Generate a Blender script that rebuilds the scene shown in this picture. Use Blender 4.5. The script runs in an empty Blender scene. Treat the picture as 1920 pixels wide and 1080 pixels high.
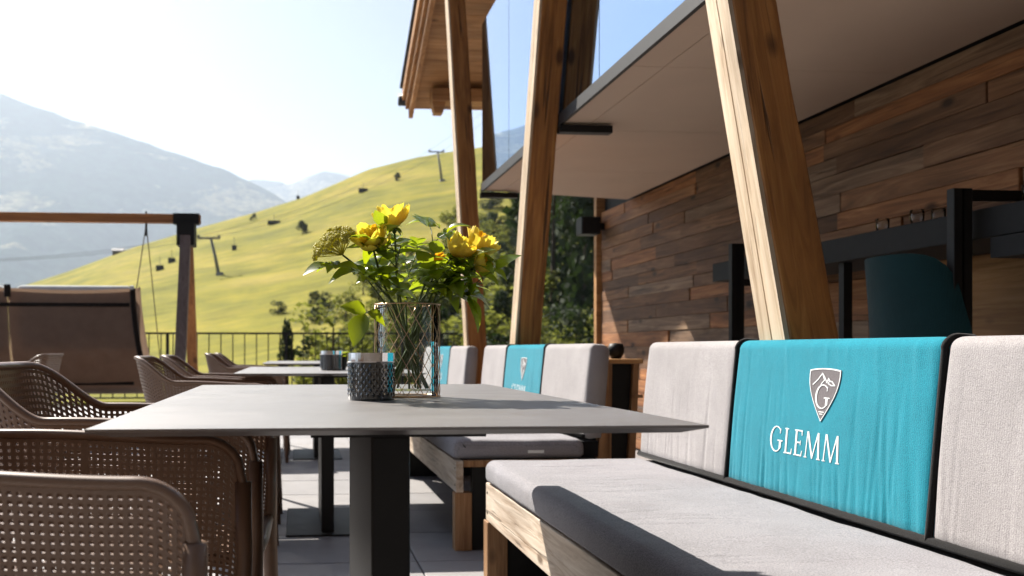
import bpy, bmesh, math, random
from math import sin, cos, pi, radians, sqrt, exp, atan2
from mathutils import Vector, Matrix, Quaternion, noise
import numpy as np

random.seed(7)
S = bpy.context.scene
COL = S.collection

# ------------------------------------------------------------------ camera, sky, sun, exposure
cd = bpy.data.cameras.new('camera')
cd.sensor_width = 36.0
cd.lens = 33.5625
cd.shift_x = 0.1283
cd.shift_y = 0.0599
cd.clip_start = 0.05
cd.clip_end = 40000
cd.dof.use_dof = True
cd.dof.focus_distance = 2.05
cd.dof.aperture_fstop = 5.6
cam = bpy.data.objects.new('camera', cd)
COL.objects.link(cam)
cam.location = (0, 0, 0.85)
cam.rotation_euler = (radians(90), 0, radians(-5))
S.camera = cam

SUN_DIR = Vector((0.17, -0.28, -0.30)).normalized()          # the way the light travels
w = bpy.data.worlds.new('World'); S.world = w; w.use_nodes = True
wn = w.node_tree.nodes; wl = w.node_tree.links
sky = wn.new('ShaderNodeTexSky'); sky.sky_type = 'NISHITA'; sky.sun_disc = False
sky.sun_elevation = math.asin(-SUN_DIR.z)
sky.sun_rotation = atan2(-SUN_DIR.x, -SUN_DIR.y)
sky.altitude = 1000; sky.air_density = 0.6; sky.dust_density = 1.9; sky.ozone_density = 1.0
wl.new(sky.outputs[0], wn['Background'].inputs[0])
wn['Background'].inputs[1].default_value = 0.05
sl = bpy.data.lights.new('sun', 'SUN'); sl.energy = 5.0; sl.angle = radians(0.55); sl.color = (1.0, 0.93, 0.83)
so = bpy.data.objects.new('sun', sl); COL.objects.link(so)
so.rotation_euler = SUN_DIR.to_track_quat('-Z', 'Y').to_euler()
S.view_settings.view_transform = 'Standard'
S.view_settings.look = 'None'
S.view_settings.gamma = 1.0
S.view_settings.exposure = 1.34
S.render.engine = 'CYCLES'
S.cycles.use_denoising = True
S.cycles.max_bounces = 7
S.cycles.use_adaptive_sampling = True
S.cycles.adaptive_threshold = 0.02
S.cycles.transparent_max_bounces = 16
S.cycles.volume_bounces = 1
S.cycles.caustics_reflective = False
S.cycles.caustics_refractive = False

# ------------------------------------------------------------------ materials
def newmat(name):
    m = bpy.data.materials.new(name); m.use_nodes = True
    n = m.node_tree.nodes; b = n['Principled BSDF']
    return m, n, m.node_tree.links, b
def rgb(c): return (c[0], c[1], c[2], 1.0)
def ramp(n, stops, interp='LINEAR'):
    r = n.new('ShaderNodeValToRGB'); r.color_ramp.interpolation = interp
    e = r.color_ramp.elements
    while len(e) < len(stops): e.new(0.5)
    for i, (p, c) in enumerate(stops):
        e[i].position = p; e[i].color = rgb(c)
    return r
def coords(n, l, scale=(1,1,1), rnd=False, kind='Object'):
    tc = n.new('ShaderNodeTexCoord'); mp = n.new('ShaderNodeMapping')
    mp.inputs['Scale'].default_value = scale
    if rnd:
        oi = n.new('ShaderNodeObjectInfo'); mu = n.new('ShaderNodeVectorMath'); mu.operation = 'SCALE'
        mu.inputs[0].default_value = (37.0, 53.0, 71.0)
        l.new(oi.outputs['Random'], mu.inputs['Scale'])
        l.new(mu.outputs[0], mp.inputs['Location'])
    l.new(tc.outputs[kind], mp.inputs['Vector'])
    return mp.outputs[0]
def tex_noise(n, l, vec, scale, detail=5, rough=0.55, dist=0.0):
    t = n.new('ShaderNodeTexNoise'); t.inputs['Scale'].default_value = scale
    t.inputs['Detail'].default_value = detail; t.inputs['Roughness'].default_value = rough
    t.inputs['Distortion'].default_value = dist
    l.new(vec, t.inputs['Vector']); return t
def bump(n, l, b, height, strength, dist):
    bp = n.new('ShaderNodeBump'); bp.inputs['Strength'].default_value = strength
    bp.inputs['Distance'].default_value = dist
    l.new(height, bp.inputs['Height']); l.new(bp.outputs[0], b.inputs['Normal']); return bp
def mixc(n, l, a, bcol, fac, mode='MIX'):
    m = n.new('ShaderNodeMix'); m.data_type = 'RGBA'; m.blend_type = mode
    for sock, v in ((m.inputs[0], fac), (m.inputs[6], a), (m.inputs[7], bcol)):
        if hasattr(v, 'links'): l.new(v, sock)
        elif isinstance(v, (int, float)): sock.default_value = v
        else: sock.default_value = rgb(v)
    return m.outputs[2]

def plain(name, col, rough=0.5, metal=0.0, var=0.12, nscale=30, bumpv=0.0, spec=0.5):
    m, n, l, b = newmat(name)
    v = coords(n, l); t = tex_noise(n, l, v, nscale)
    r = ramp(n, [(0.25, [c*(1-var) for c in col]), (0.75, [min(1, c*(1+var)) for c in col])])
    l.new(t.outputs[0], r.inputs[0]); l.new(r.outputs[0], b.inputs['Base Color'])
    b.inputs['Roughness'].default_value = rough; b.inputs['Metallic'].default_value = metal
    b.inputs['Specular IOR Level'].default_value = spec
    if bumpv: bump(n, l, b, t.outputs[0], bumpv, 0.01)
    return m

def wood(name, dark, mid, light, axis=2, scale=1.0, rough=0.62, rndcol=None, crack=0.5, bstr=0.5):
    """timber with long grain along the local axis, cracks and knots"""
    m, n, l, b = newmat(name)
    sc = [9*scale]*3; sc[axis] = 0.55*scale
    v = coords(n, l, sc, rnd=True)
    g = tex_noise(n, l, v, 2.2, 7, 0.62, 1.6)
    r = ramp(n, [(0.28, dark), (0.5, mid), (0.72, light)])
    l.new(g.outputs[0], r.inputs[0]); col = r.outputs[0]
    v2 = coords(n, l, [2.2*scale if i != axis else 0.7*scale for i in range(3)], rnd=True)
    g2 = tex_noise(n, l, v2, 1.7, 3, 0.5)
    r2 = ramp(n, [(0.3, (0.62, 0.58, 0.55)), (0.7, (1.15, 1.1, 1.05))])
    l.new(g2.outputs[0], r2.inputs[0]); col = mixc(n, l, col, r2.outputs[0], 0.85, 'MULTIPLY')
    # cracks / checks: thin dark long streaks
    sc3 = [26*scale]*3; sc3[axis] = 0.9*scale
    v3 = coords(n, l, sc3, rnd=True); g3 = tex_noise(n, l, v3, 1.3, 3, 0.5, 0.6)
    r3 = ramp(n, [(0.30, (1, 1, 1)), (0.37, (0, 0, 0))]); l.new(g3.outputs[0], r3.inputs[0])
    mm = n.new('ShaderNodeMath'); mm.operation = 'MULTIPLY'; mm.inputs[1].default_value = crack
    l.new(r3.outputs[0], mm.inputs[0])
    col = mixc(n, l, col, [c*0.25 for c in dark], mm.outputs[0])
    # knots
    kv = n.new('ShaderNodeTexVoronoi'); kv.inputs['Scale'].default_value = 1.0
    l.new(coords(n, l, [5.5*scale if i != axis else 2.6*scale for i in range(3)], rnd=True), kv.inputs['Vector'])
    rk = ramp(n, [(0.07, (1, 1, 1)), (0.16, (0, 0, 0))]); l.new(kv.outputs['Distance'], rk.inputs[0])
    col = mixc(n, l, col, [c*0.55 for c in dark], rk.outputs[0])
    if rndcol:
        oi = n.new('ShaderNodeObjectInfo'); rr = ramp(n, rndcol, 'CONSTANT')
        l.new(oi.outputs['Random'], rr.inputs[0]); col = mixc(n, l, col, rr.outputs[0], 1.0, 'MULTIPLY')
    l.new(col, b.inputs['Base Color']); b.inputs['Roughness'].default_value = rough
    b.inputs['Specular IOR Level'].default_value = 0.35
    sb = n.new('ShaderNodeMath'); sb.operation = 'SUBTRACT'
    l.new(g.outputs[0], sb.inputs[0]); l.new(r3.outputs[0], sb.inputs[1])
    bump(n, l, b, sb.outputs[0], bstr, 0.006)
    return m

def fabric(name, col, fleck, scale=420):
    m, n, l, b = newmat(name)
    v = coords(n, l)
    t = tex_noise(n, l, v, scale, 2, 0.7)
    big = tex_noise(n, l, v, 5, 4, 0.6)
    r = ramp(n, [(0.32, fleck), (0.62, col)]); l.new(t.outputs[0], r.inputs[0])
    rb = ramp(n, [(0.3, (0.86, 0.86, 0.86)), (0.7, (1.06, 1.06, 1.06))]); l.new(big.outputs[0], rb.inputs[0])
    c = mixc(n, l, r.outputs[0], rb.outputs[0], 1.0, 'MULTIPLY')
    l.new(c, b.inputs['Base Color']); b.inputs['Roughness'].default_value = 0.95
    b.inputs['Specular IOR Level'].default_value = 0.15
    b.inputs['Sheen Weight'].default_value = 0.12
    wv = n.new('ShaderNodeTexWave'); wv.wave_type = 'BANDS'; wv.bands_direction = 'Y'; wv.inputs['Scale'].default_value = 55
    wv.inputs['Distortion'].default_value = 2.5; wv.inputs['Detail'].default_value = 2; wv.inputs['Detail Scale'].default_value = 3
    l.new(v, wv.inputs['Vector']); rw_ = ramp(n, [(0.2, (0.88, 0.88, 0.88)), (0.8, (1.05, 1.05, 1.05))]); l.new(wv.outputs[0], rw_.inputs[0])
    l.new(mixc(n, l, c, rw_.outputs[0], 0.8, 'MULTIPLY'), b.inputs['Base Color'])
    ad = n.new('ShaderNodeMath'); ad.operation = 'MULTIPLY_ADD'; ad.inputs[1].default_value = 3.0
    l.new(big.outputs[0], ad.inputs[0]); l.new(t.outputs[0], ad.inputs[2])
    bump(n, l, b, ad.outputs[0], 0.35, 0.004)
    return m

def thin_glass(name, tint, ior=1.5, rough=0.0, extra=0.0, gloss=(1,1,1)):
    m, n, l, b = newmat(name); n.remove(b)
    out = n['Material Output']
    tr = n.new('ShaderNodeBsdfTransparent'); tr.inputs[0].default_value = rgb(tint)
    gl = n.new('ShaderNodeBsdfGlossy'); gl.inputs['Roughness'].default_value = rough; gl.inputs[0].default_value = rgb(gloss)
    fr = n.new('ShaderNodeFresnel'); fr.inputs[0].default_value = ior
    ma = n.new('ShaderNodeMath'); ma.operation = 'ADD'; ma.use_clamp = True; ma.inputs[1].default_value = extra
    l.new(fr.outputs[0], ma.inputs[0])
    mx = n.new('ShaderNodeMixShader'); l.new(ma.outputs[0], mx.inputs[0])
    l.new(tr.outputs[0], mx.inputs[1]); l.new(gl.outputs[0], mx.inputs[2]); l.new(mx.outputs[0], out.inputs[0])
    return m

def leafmat(name, a, bcol, trans, tfac=0.45, rough=0.4, rnd=True, nscale=18):
    m, n, l, b = newmat(name); out = n['Material Output']
    v = coords(n, l, rnd=True); t = tex_noise(n, l, v, nscale)
    r = ramp(n, [(0.3, a), (0.7, bcol)]); l.new(t.outputs[0], r.inputs[0]); col = r.outputs[0]
    if rnd:
        oi = n.new('ShaderNodeObjectInfo'); rr = ramp(n, [(0, (0.6, 0.66, 0.6)), (1, (1.25, 1.2, 1.1))])
        l.new(oi.outputs['Random'], rr.inputs[0]); col = mixc(n, l, col, rr.outputs[0], 1.0, 'MULTIPLY')
    l.new(col, b.inputs['Base Color']); b.inputs['Roughness'].default_value = rough
    tl = n.new('ShaderNodeBsdfTranslucent'); tl.inputs[0].default_value = rgb(trans)
    mx = n.new('ShaderNodeMixShader'); mx.inputs[0].default_value = tfac
    l.new(b.outputs[0], mx.inputs[1]); l.new(tl.outputs[0], mx.inputs[2]); l.new(mx.outputs[0], out.inputs[0])
    return m

M = {}
M['strut'] = wood('aged_spruce_beam', (0.17, 0.066, 0.016), (0.42, 0.18, 0.046), (0.58, 0.29, 0.085), 2, 1.0, crack=0.85, bstr=0.7)
M['sunside'] = wood('painted_sunlit_wood', (0.36, 0.25, 0.15), (0.62, 0.50, 0.35), (0.74, 0.64, 0.50), 2, 1.3, crack=0.35)  # sunlight on the posts' outer face put into a paler wood colour
M['stained'] = wood('dark_stained_board', (0.03, 0.026, 0.023), (0.06, 0.05, 0.043), (0.09, 0.075, 0.064), 0, 1.0, crack=0.3)
M['roofwood'] = wood('roof_timber', (0.30, 0.14, 0.05), (0.46, 0.23, 0.085), (0.58, 0.33, 0.14), 1, 1.0, crack=0.25)
M['purlin'] = wood('purlin_timber', (0.30, 0.14, 0.05), (0.46, 0.24, 0.09), (0.58, 0.34, 0.15), 0, 1.0, crack=0.3)
M['plank'] = wood('reclaimed_plank', (0.10, 0.05, 0.025), (0.27, 0.14, 0.068), (0.44, 0.265, 0.14), 1, 1.0, 0.7,
    rndcol=[(0, (0.95, 0.9, 0.85)), (0.12, (0.5, 0.48, 0.48)), (0.26, (1.25, 1.05, 0.85)), (0.38, (0.7, 0.7, 0.72)), (0.52, (1.1, 0.9, 0.7)),
            (0.64, (0.55, 0.5, 0.46)), (0.75, (0.8, 0.95, 1.15)), (0.83, (0.85, 0.8, 0.72)), (0.92, (1.5, 1.2, 0.85))], crack=0.5)
M['benchwood'] = wood('bench_timber', (0.20, 0.10, 0.045), (0.36, 0.2, 0.095), (0.50, 0.31, 0.16), 2, 1.4, crack=0.4)
M['apron'] = wood('weathered_apron_board', (0.33, 0.23, 0.15), (0.60, 0.51, 0.41), (0.74, 0.67, 0.57), 1, 1.5, crack=0.35)
M['swingwood'] = wood('swing_timber', (0.22, 0.085, 0.03), (0.36, 0.15, 0.05), (0.45, 0.2, 0.07), 0, 1.0, crack=0.3)
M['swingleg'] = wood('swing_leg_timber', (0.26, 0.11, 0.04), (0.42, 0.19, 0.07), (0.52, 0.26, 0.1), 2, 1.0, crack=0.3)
M['swingshade'] = wood('shaded_swing_leg', (0.13, 0.10, 0.09), (0.19, 0.15, 0.135), (0.25, 0.205, 0.185), 2, 1.0, crack=0.3)  # shade on the near swing legs put into a greyer timber colour
M['panelwood'] = wood('oak_panel', (0.22, 0.1, 0.035), (0.36, 0.18, 0.06), (0.45, 0.25, 0.1), 1, 1.2, crack=0.15)
M['soffit'] = plain('soffit_board', (0.60, 0.45, 0.34), 0.75, var=0.04, nscale=3)
M['black'] = plain('black_steel', (0.006, 0.0057, 0.0054), 0.55, 0.0, 0.2, spec=0.3)
M['blackpanel'] = plain('black_panel', (0.010, 0.0095, 0.009), 0.65, 0.0, 0.2, spec=0.25)
M['darkedge'] = plain('dark_edge_sheet', (0.010, 0.009, 0.009), 0.6, 0.0, 0.15)
M['gutter'] = plain('gutter_sheet', (0.03, 0.028, 0.027), 0.5, 0.3)
M['alu'] = plain('aluminium', (0.75, 0.75, 0.76), 0.35, 0.6, 0.05)
M['chair'] = plain('taupe_resin', (0.185, 0.112, 0.072), 0.36, 0.0, 0.06, 60)
M['grey'] = fabric('grey_outdoor_fabric', (0.44, 0.415, 0.415), (0.28, 0.262, 0.266))
M['seatgrey'] = fabric('grey_seat_fabric', (0.36, 0.35, 0.37), (0.19, 0.183, 0.20), 300)
M['teal'] = fabric('teal_outdoor_fabric', (0.010, 0.27, 0.36), (0.005, 0.19, 0.265))
M['piping'] = fabric('black_piping', (0.014, 0.013, 0.013), (0.008, 0.008, 0.008))
M['tealdark'] = fabric('petrol_chair_fabric', (0.008, 0.040, 0.044), (0.006, 0.03, 0.034))
M['shield'] = fabric('shield_patch', (0.19, 0.17, 0.18), (0.13, 0.12, 0.125), 900)
M['thread'] = plain('white_thread', (0.82, 0.85, 0.85), 0.7, 0, 0.04, 400)
M['swingfab'] = leafmat('brown_swing_fabric', (0.19, 0.125, 0.092), (0.25, 0.17, 0.125), (0.42, 0.29, 0.2), 0.2, 0.9, rnd=False, nscale=9)
M['strap'] = fabric('dark_strap', (0.02, 0.015, 0.012), (0.014, 0.01, 0.009))
M['white'] = fabric('white_cushion', (0.72, 0.74, 0.73), (0.6, 0.62, 0.62))
M['copper'] = plain('copper_wire', (0.55, 0.36, 0.22), 0.3, 0.85, 0.1)
M['glass'] = thin_glass('vase_glass', (0.97, 0.98, 0.97), 1.22)
M['tumbler'] = thin_glass('tumbler_glass', (0.95, 0.96, 0.96), 1.3, 0.03, 0.0)
M['chrome'] = plain('chrome', (0.86, 0.86, 0.87), 0.06, 1.0, 0.01)
M['wax'] = plain('candle_wax', (0.6, 0.55, 0.45), 0.5)
M['shrubA'] = leafmat('shrub_leaf', (0.045, 0.062, 0.014), (0.14, 0.155, 0.038), (0.26, 0.28, 0.05), 0.4, 0.9, nscale=1.2)
M['shrubB'] = leafmat('dark_tree_leaf', (0.010, 0.018, 0.008), (0.035, 0.05, 0.018), (0.04, 0.07, 0.015), 0.2, 0.9, nscale=1.2)
M['trunk'] = plain('bark', (0.07, 0.05, 0.035), 0.9, 0, 0.3, 12)
M['leaf'] = leafmat('rose_leaf', (0.035, 0.08, 0.014), (0.085, 0.15, 0.025), (0.40, 0.50, 0.02), 0.5, 0.32)
M['leafl'] = leafmat('young_leaf', (0.07, 0.14, 0.01), (0.12, 0.2, 0.012), (0.42, 0.5, 0.01), 0.5, 0.35)
M['petal'] = leafmat('yellow_petal', (0.88, 0.68, 0.05), (0.93, 0.80, 0.18), (0.95, 0.80, 0.08), 0.45, 0.55, rnd=False)
M['petal2'] = leafmat('orange_petal', (0.86, 0.42, 0.015), (0.9, 0.54, 0.03), (0.92, 0.5, 0.02), 0.45, 0.55, rnd=False)
M['stem'] = leafmat('green_stem', (0.05, 0.09, 0.015), (0.10, 0.14, 0.03), (0.15, 0.2, 0.02), 0.15, 0.45, rnd=False)
M['umbel'] = leafmat('umbel_floret', (0.55, 0.5, 0.05), (0.74, 0.68, 0.14), (0.7, 0.66, 0.08), 0.45, 0.6, rnd=False, nscale=90)
M['pylon'] = plain('galvanised_steel', (0.13, 0.13, 0.14), 0.5, 0.4)

# tabletop: dark satin laminate
m, n, l, b = newmat('table_laminate')
v = coords(n, l); t = tex_noise(n, l, v, 7, 6, 0.6); t2 = tex_noise(n, l, v, 260, 2)
r = ramp(n, [(0.3, (0.078, 0.068, 0.066)), (0.7, (0.098, 0.086, 0.083))]); l.new(t.outputs[0], r.inputs[0])
l.new(r.outputs[0], b.inputs['Base Color'])
rr = ramp(n, [(0.3, (0.40,)*3), (0.7, (0.50,)*3)]); l.new(t.outputs[0], rr.inputs[0]); l.new(rr.outputs[0], b.inputs['Roughness'])
b.inputs['Specular IOR Level'].default_value = 1.0; b.inputs['IOR'].default_value = 1.7
bump(n, l, b, t2.outputs[0], 0.05, 0.002); v5 = coords(n, l); sm = tex_noise(n, l, v5, 3.2, 7, 0.7, 1.5)
rs = ramp(n, [(0.35, (0.40,)*3), (0.5, (0.44,)*3), (0.64, (0.48,)*3)]); l.new(sm.outputs[0], rs.inputs[0]); l.new(rs.outputs[0], b.inputs['Roughness'])
M['table'] = m
# dark cut glass of the candle jar
m, n, l, b = newmat('dark_cut_glass')
b.inputs['Base Color'].default_value = (0.035, 0.045, 0.045, 1); b.inputs['Roughness'].default_value = 0.08
b.inputs['Specular IOR Level'].default_value = 0.9; b.inputs['Coat Weight'].default_value = 1.0; M['jar'] = m
# reflective facade glazing
m, n, l, b = newmat('solar_glazing')
b.inputs['Base Color'].default_value = (0.29, 0.43, 0.62, 1); b.inputs['Metallic'].default_value = 1.0
b.inputs['Roughness'].default_value = 0.015; M['glazing'] = m
# floor slabs
m, n, l, b = newmat('porcelain_slab')
v = coords(n, l, rnd=True); t = tex_noise(n, l, v, 4, 6, 0.6); t2 = tex_noise(n, l, v, 160, 3)
r = ramp(n, [(0.3, (0.23, 0.224, 0.226)), (0.7, (0.29, 0.282, 0.282))]); l.new(t.outputs[0], r.inputs[0])
oi = n.new('ShaderNodeObjectInfo'); ro = ramp(n, [(0, (0.88, 0.88, 0.9)), (1, (1.1, 1.08, 1.07))]); l.new(oi.outputs['Random'], ro.inputs[0])
l.new(mixc(n, l, r.outputs[0], ro.outputs[0], 1.0, 'MULTIPLY'), b.inputs['Base Color'])
b.inputs['Roughness'].default_value = 0.6; bump(n, l, b, t2.outputs[0], 0.15, 0.003); M['slab'] = m
M['joint'] = plain('slab_joint', (0.06, 0.058, 0.056), 0.9)
# meadow
m, n, l, b = newmat('alpine_meadow')
v = coords(n, l); t = tex_noise(n, l, v, 0.045, 8, 0.65); t2 = tex_noise(n, l, v, 0.35, 9, 0.8)
r = ramp(n, [(0.32, (0.145, 0.145, 0.016)), (0.5, (0.235, 0.215, 0.022)), (0.68, (0.32, 0.26, 0.05))]); l.new(t.outputs[0], r.inputs[0])
r2 = ramp(n, [(0.35, (0.72, 0.75, 0.7)), (0.6, (1.08, 1.06, 1.0))]); l.new(t2.outputs[0], r2.inputs[0])
mp = coords(n, l, (0.012, 0.05, 0.16)); t3 = tex_noise(n, l, mp, 3.0, 5, 0.6, 0.8)
r3 = ramp(n, [(0.38, (0.66, 0.68, 0.62)), (0.54, (1.0, 1.0, 1.0)), (0.62, (1.12, 1.06, 0.95))]); l.new(t3.outputs[0], r3.inputs[0])
c = mixc(n, l, mixc(n, l, r.outputs[0], r2.outputs[0], 1, 'MULTIPLY'), r3.outputs[0], 0.75, 'MULTIPLY')
l.new(c, b.inputs['Base Color']); b.inputs['Roughness'].default_value = 0.95; b.inputs['Specular IOR Level'].default_value = 0.1
M['meadow'] = m
# mountain: dark forest with pale pastures
m, n, l, b = newmat('mountain_forest')
v = coords(n, l); t = tex_noise(n, l, coords(n, l, (1.0, 0.45, 2.6)), 0.0019, 9, 0.68, 0.4); t2 = tex_noise(n, l, v, 0.02, 8, 0.75)
r = ramp(n, [(0.54, (0.014, 0.026, 0.02)), (0.59, (0.22, 0.19, 0.11))]); l.new(t.outputs[0], r.inputs[0])
r2 = ramp(n, [(0.38, (0.2, 0.2, 0.2)), (0.62, (1.8, 1.8, 1.8))]); l.new(t2.outputs[0], r2.inputs[0])
l.new(mixc(n, l, r.outputs[0], r2.outputs[0], 1, 'MULTIPLY'), b.inputs['Base Color'])
b.inputs['Roughness'].default_value = 1.0; b.inputs['Specular IOR Level'].default_value = 0.0; M['mountain'] = m

# ------------------------------------------------------------------ mesh helpers
class MB:
    def __init__(s): s.v = []; s.f = []
    def add(s, vs, fs):
        o = len(s.v); s.v += [tuple(p) for p in vs]; s.f += [tuple(i+o for i in f) for f in fs]; return s
    def box(s, x0, x1, y0, y1, z0, z1):
        return s.add([(x0,y0,z0),(x1,y0,z0),(x1,y1,z0),(x0,y1,z0),(x0,y0,z1),(x1,y0,z1),(x1,y1,z1),(x0,y1,z1)],
                     [(0,3,2,1),(4,5,6,7),(0,1,5,4),(1,2,6,5),(2,3,7,6),(3,0,4,7)])
    def tube(s, path, r, nseg=8, cap=True, sx=1.0, up=(0,0,1)):
        P = [Vector(p) for p in path]; k = len(P); rs = r if isinstance(r, (list, tuple)) else [r]*k
        vs = []; prev = None
        for i in range(k):
            t = (P[min(i+1,k-1)] - P[max(i-1,0)]).normalized()
            u = Vector(up) if prev is None else prev
            if abs(t.dot(u)) > 0.97: u = Vector((1,0,0)) if abs(t.x) < 0.9 else Vector((0,1,0))
            a = t.cross(u).normalized(); bb = a.cross(t).normalized(); prev = bb
            for j in range(nseg):
                q = 2*pi*j/nseg; vs.append(P[i] + a*cos(q)*rs[i]*sx + bb*sin(q)*rs[i])
        fs = []
        for i in range(k-1):
            for j in range(nseg):
                j2 = (j+1) % nseg; fs.append((i*nseg+j, i*nseg+j2, (i+1)*nseg+j2, (i+1)*nseg+j))
        if cap: fs += [tuple(range(nseg))[::-1], tuple((k-1)*nseg+j for j in range(nseg))]
        return s.add(vs, fs)
    def lathe(s, prof, cx=0, cy=0, nseg=24, close=False):
        vs = []; k = len(prof)
        for (r_, z) in prof:
            for j in range(nseg):
                q = 2*pi*j/nseg; vs.append((cx+r_*cos(q), cy+r_*sin(q), z))
        fs = []
        rng = k if close else k-1
        for i in range(rng):
            i2 = (i+1) % k
            for j in range(nseg):
                j2 = (j+1) % nseg; fs.append((i*nseg+j, i*nseg+j2, i2*nseg+j2, i2*nseg+j))
        return s.add(vs, fs)
    def prism(s, poly, axis, a, b_):
        """polygon in the two other axes extruded along axis from a to b_"""
        def p3(p, t): q = list(p); q.insert(axis, t); return tuple(q)
        k = len(poly); vs = [p3(p, a) for p in poly] + [p3(p, b_) for p in poly]
        return s.add(vs, [tuple(range(k))[::-1], tuple(range(k, 2*k))] + [(i, (i+1) % k, (i+1) % k + k, i+k) for i in range(k)])
    def grid(s, vs, nu, nv, wrapu=False):
        fs = []
        for i in range(nu if wrapu else nu-1):
            i2 = (i+1) % nu
            for j in range(nv-1): fs.append((i*nv+j, i2*nv+j, i2*nv+j+1, i*nv+j+1))
        return s.add(vs, fs)
    def mesh(s, name):
        me = bpy.data.meshes.new(name); me.from_pydata(s.v, [], s.f); me.update(); return me

def fixn(me):
    bm = bmesh.new(); bm.from_mesh(me); bmesh.ops.recalc_face_normals(bm, faces=bm.faces); bm.to_mesh(me); bm.free()
def link(name, me, mat, parent=None, loc=(0,0,0), rot=(0,0,0), smooth=False, bevel=0, seg=2, fix=True, scale=None):
    if fix and me.users == 0: fixn(me)
    if mat and not me.materials: me.materials.append(mat)
    if smooth and me.users == 0:
        me.polygons.foreach_set('use_smooth', [True]*len(me.polygons))
    o = bpy.data.objects.new(name, me); COL.objects.link(o)
    o.location = loc; o.rotation_euler = rot
    if scale: o.scale = scale
    if parent: o.parent = parent
    if bevel:
        md = o.modifiers.new('edge', 'BEVEL'); md.width = bevel; md.segments = seg; md.limit_method = 'ANGLE'; md.angle_limit = radians(40)
        md.harden_normals = False
    return o
def part(name, mb, mat, parent=None, **k): return link(name, mb.mesh(name), mat, parent, **k)
def empty(name, loc=(0,0,0), rz=0):
    o = bpy.data.objects.new(name, None); COL.objects.link(o); o.location = loc; o.rotation_euler = (0,0,rz); o.empty_display_size = 0.1; return o
def tag(o, label, cat, group=None, kind=None):
    o['label'] = label; o['category'] = cat
    if group: o['group'] = group
    if kind: o['kind'] = kind
    return o
def struct(o, label=None):
    o['kind'] = 'structure'
    if label: o['label'] = label
    return o
def copy_tree(o, parent=None):
    c = o.copy(); COL.objects.link(c); c.parent = parent
    for ch in o.children: copy_tree(ch, c)
    return c
def lerp(a, b_, t): return a+(b_-a)*t
def interp(tab, x):
    if x <= tab[0][0]: return tab[0][1]
    for (x0, y0), (x1, y1) in zip(tab, tab[1:]):
        if x <= x1: return y0+(y1-y0)*(x-x0)/(x1-x0)
    return tab[-1][1]
def sstep(a, b_, x):
    t = min(1, max(0, (x-a)/(b_-a))); return t*t*(3-2*t)
def rbox(x0, x1, y0, y1, z0, z1, r, seg=3, sub=None):
    bm = bmesh.new(); bmesh.ops.create_cube(bm, size=1.0)
    for vv in bm.verts:
        vv.co = Vector((lerp(x0,x1,vv.co.x+.5), lerp(y0,y1,vv.co.y+.5), lerp(z0,z1,vv.co.z+.5)))
    bmesh.ops.bevel(bm, geom=bm.edges[:], offset=r, segments=seg, profile=0.5, affect='EDGES')
    me = bpy.data.meshes.new('rounded'); bm.to_mesh(me); bm.free(); return me

# ------------------------------------------------------------------ ground: terrace, hillside, mountains
YT = 14.9                                                    # far edge of the terrace
fl = part('terrace_floor', MB().box(-14, 6, -3, YT, -0.6, -0.012), M['joint'])
struct(fl, 'grey paved terrace floor')
TS = 0.6
tile_me = {}
def tile_mesh():
    return rbox(0.0025, TS-0.0025, 0.0025, TS-0.0025, -0.02, 0.0, 0.003, 1)
tm = tile_mesh(); tm.materials.append(M['slab']); fixn(tm)
rest = MB()
x0 = 0.48 - 24*TS; y0 = -2.8
for i in range(33):
    for j in range(29):
        x = x0+i*TS; y = y0+j*TS
        if y+TS > YT or x+TS > 5.9: continue
        if -3.4 < x < 2.6 and 2.2 < y < 11.0:
            o = bpy.data.objects.new('tile', tm); COL.objects.link(o); o.parent = fl
            o.location = (x, y, random.uniform(-0.0008, 0.0008))
        else:
            rest.box(x+.0025, x+TS-.0025, y+.0025, y+TS-.0025, -.02, random.uniform(-.0008, .0008))
ro_ = part('outer_tiles', rest, M['slab'], fl); ro_['kind'] = 'stuff'

HILL = [(-3.0,-0.10),(-1.2,-0.08),(-0.6,-0.03),(-0.353,0.0378),(-0.285,0.0624),(-0.232,0.0802),(-0.173,0.1025),(-0.103,0.1252),(-0.043,0.1425),(0.007,0.1587),
        (0.074,0.1888),(0.119,0.2008),(0.165,0.2095),(0.251,0.2235),(0.368,0.2384),(1.0,0.26),(2.0,0.2)]
YR = 240.0
def hill_z(tau, Y):
    e = interp(HILL, tau); e0 = -0.06
    t = (Y-16)/(YR-16)
    if t <= 1:
        g = 1-(1-max(t,0))**1.9
        z = 0.85+Y*(e0+(e-e0)*g)
    else:
        z = 0.85+YR*e - ((Y-YR)/60.0)**1.5*14
    X = tau*Y
    a = min(1, Y/60.0)
    nz = noise.noise(Vector((X*0.03, Y*0.018, 3.1)))*1.3 + noise.noise(Vector((X*0.1, Y*0.06, 9.0)))*0.35
    edge = 1-0.75*sstep(0.8, 1.0, t)
    return z + nz*a*edge
taus = []
tt = -3.0
while tt < 2.0:
    taus.append(tt); tt += 0.012 if -0.5 < tt < 0.5 else 0.1
ys = [15.0 + (k/110.0)**1.5*(YR-15) for k in range(111)] + [YR+12, YR+40, YR+90, YR+160, YR+300]
vs = [(t_*Y, Y, hill_z(t_, Y) if k else -0.9) for t_ in taus for k, Y in enumerate(ys)]
hill = part('hillside', MB().grid(vs, len(taus), len(ys)), M['meadow'], smooth=True, fix=False)
struct(hill, 'bright green alpine meadow slope rising to the right')

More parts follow.
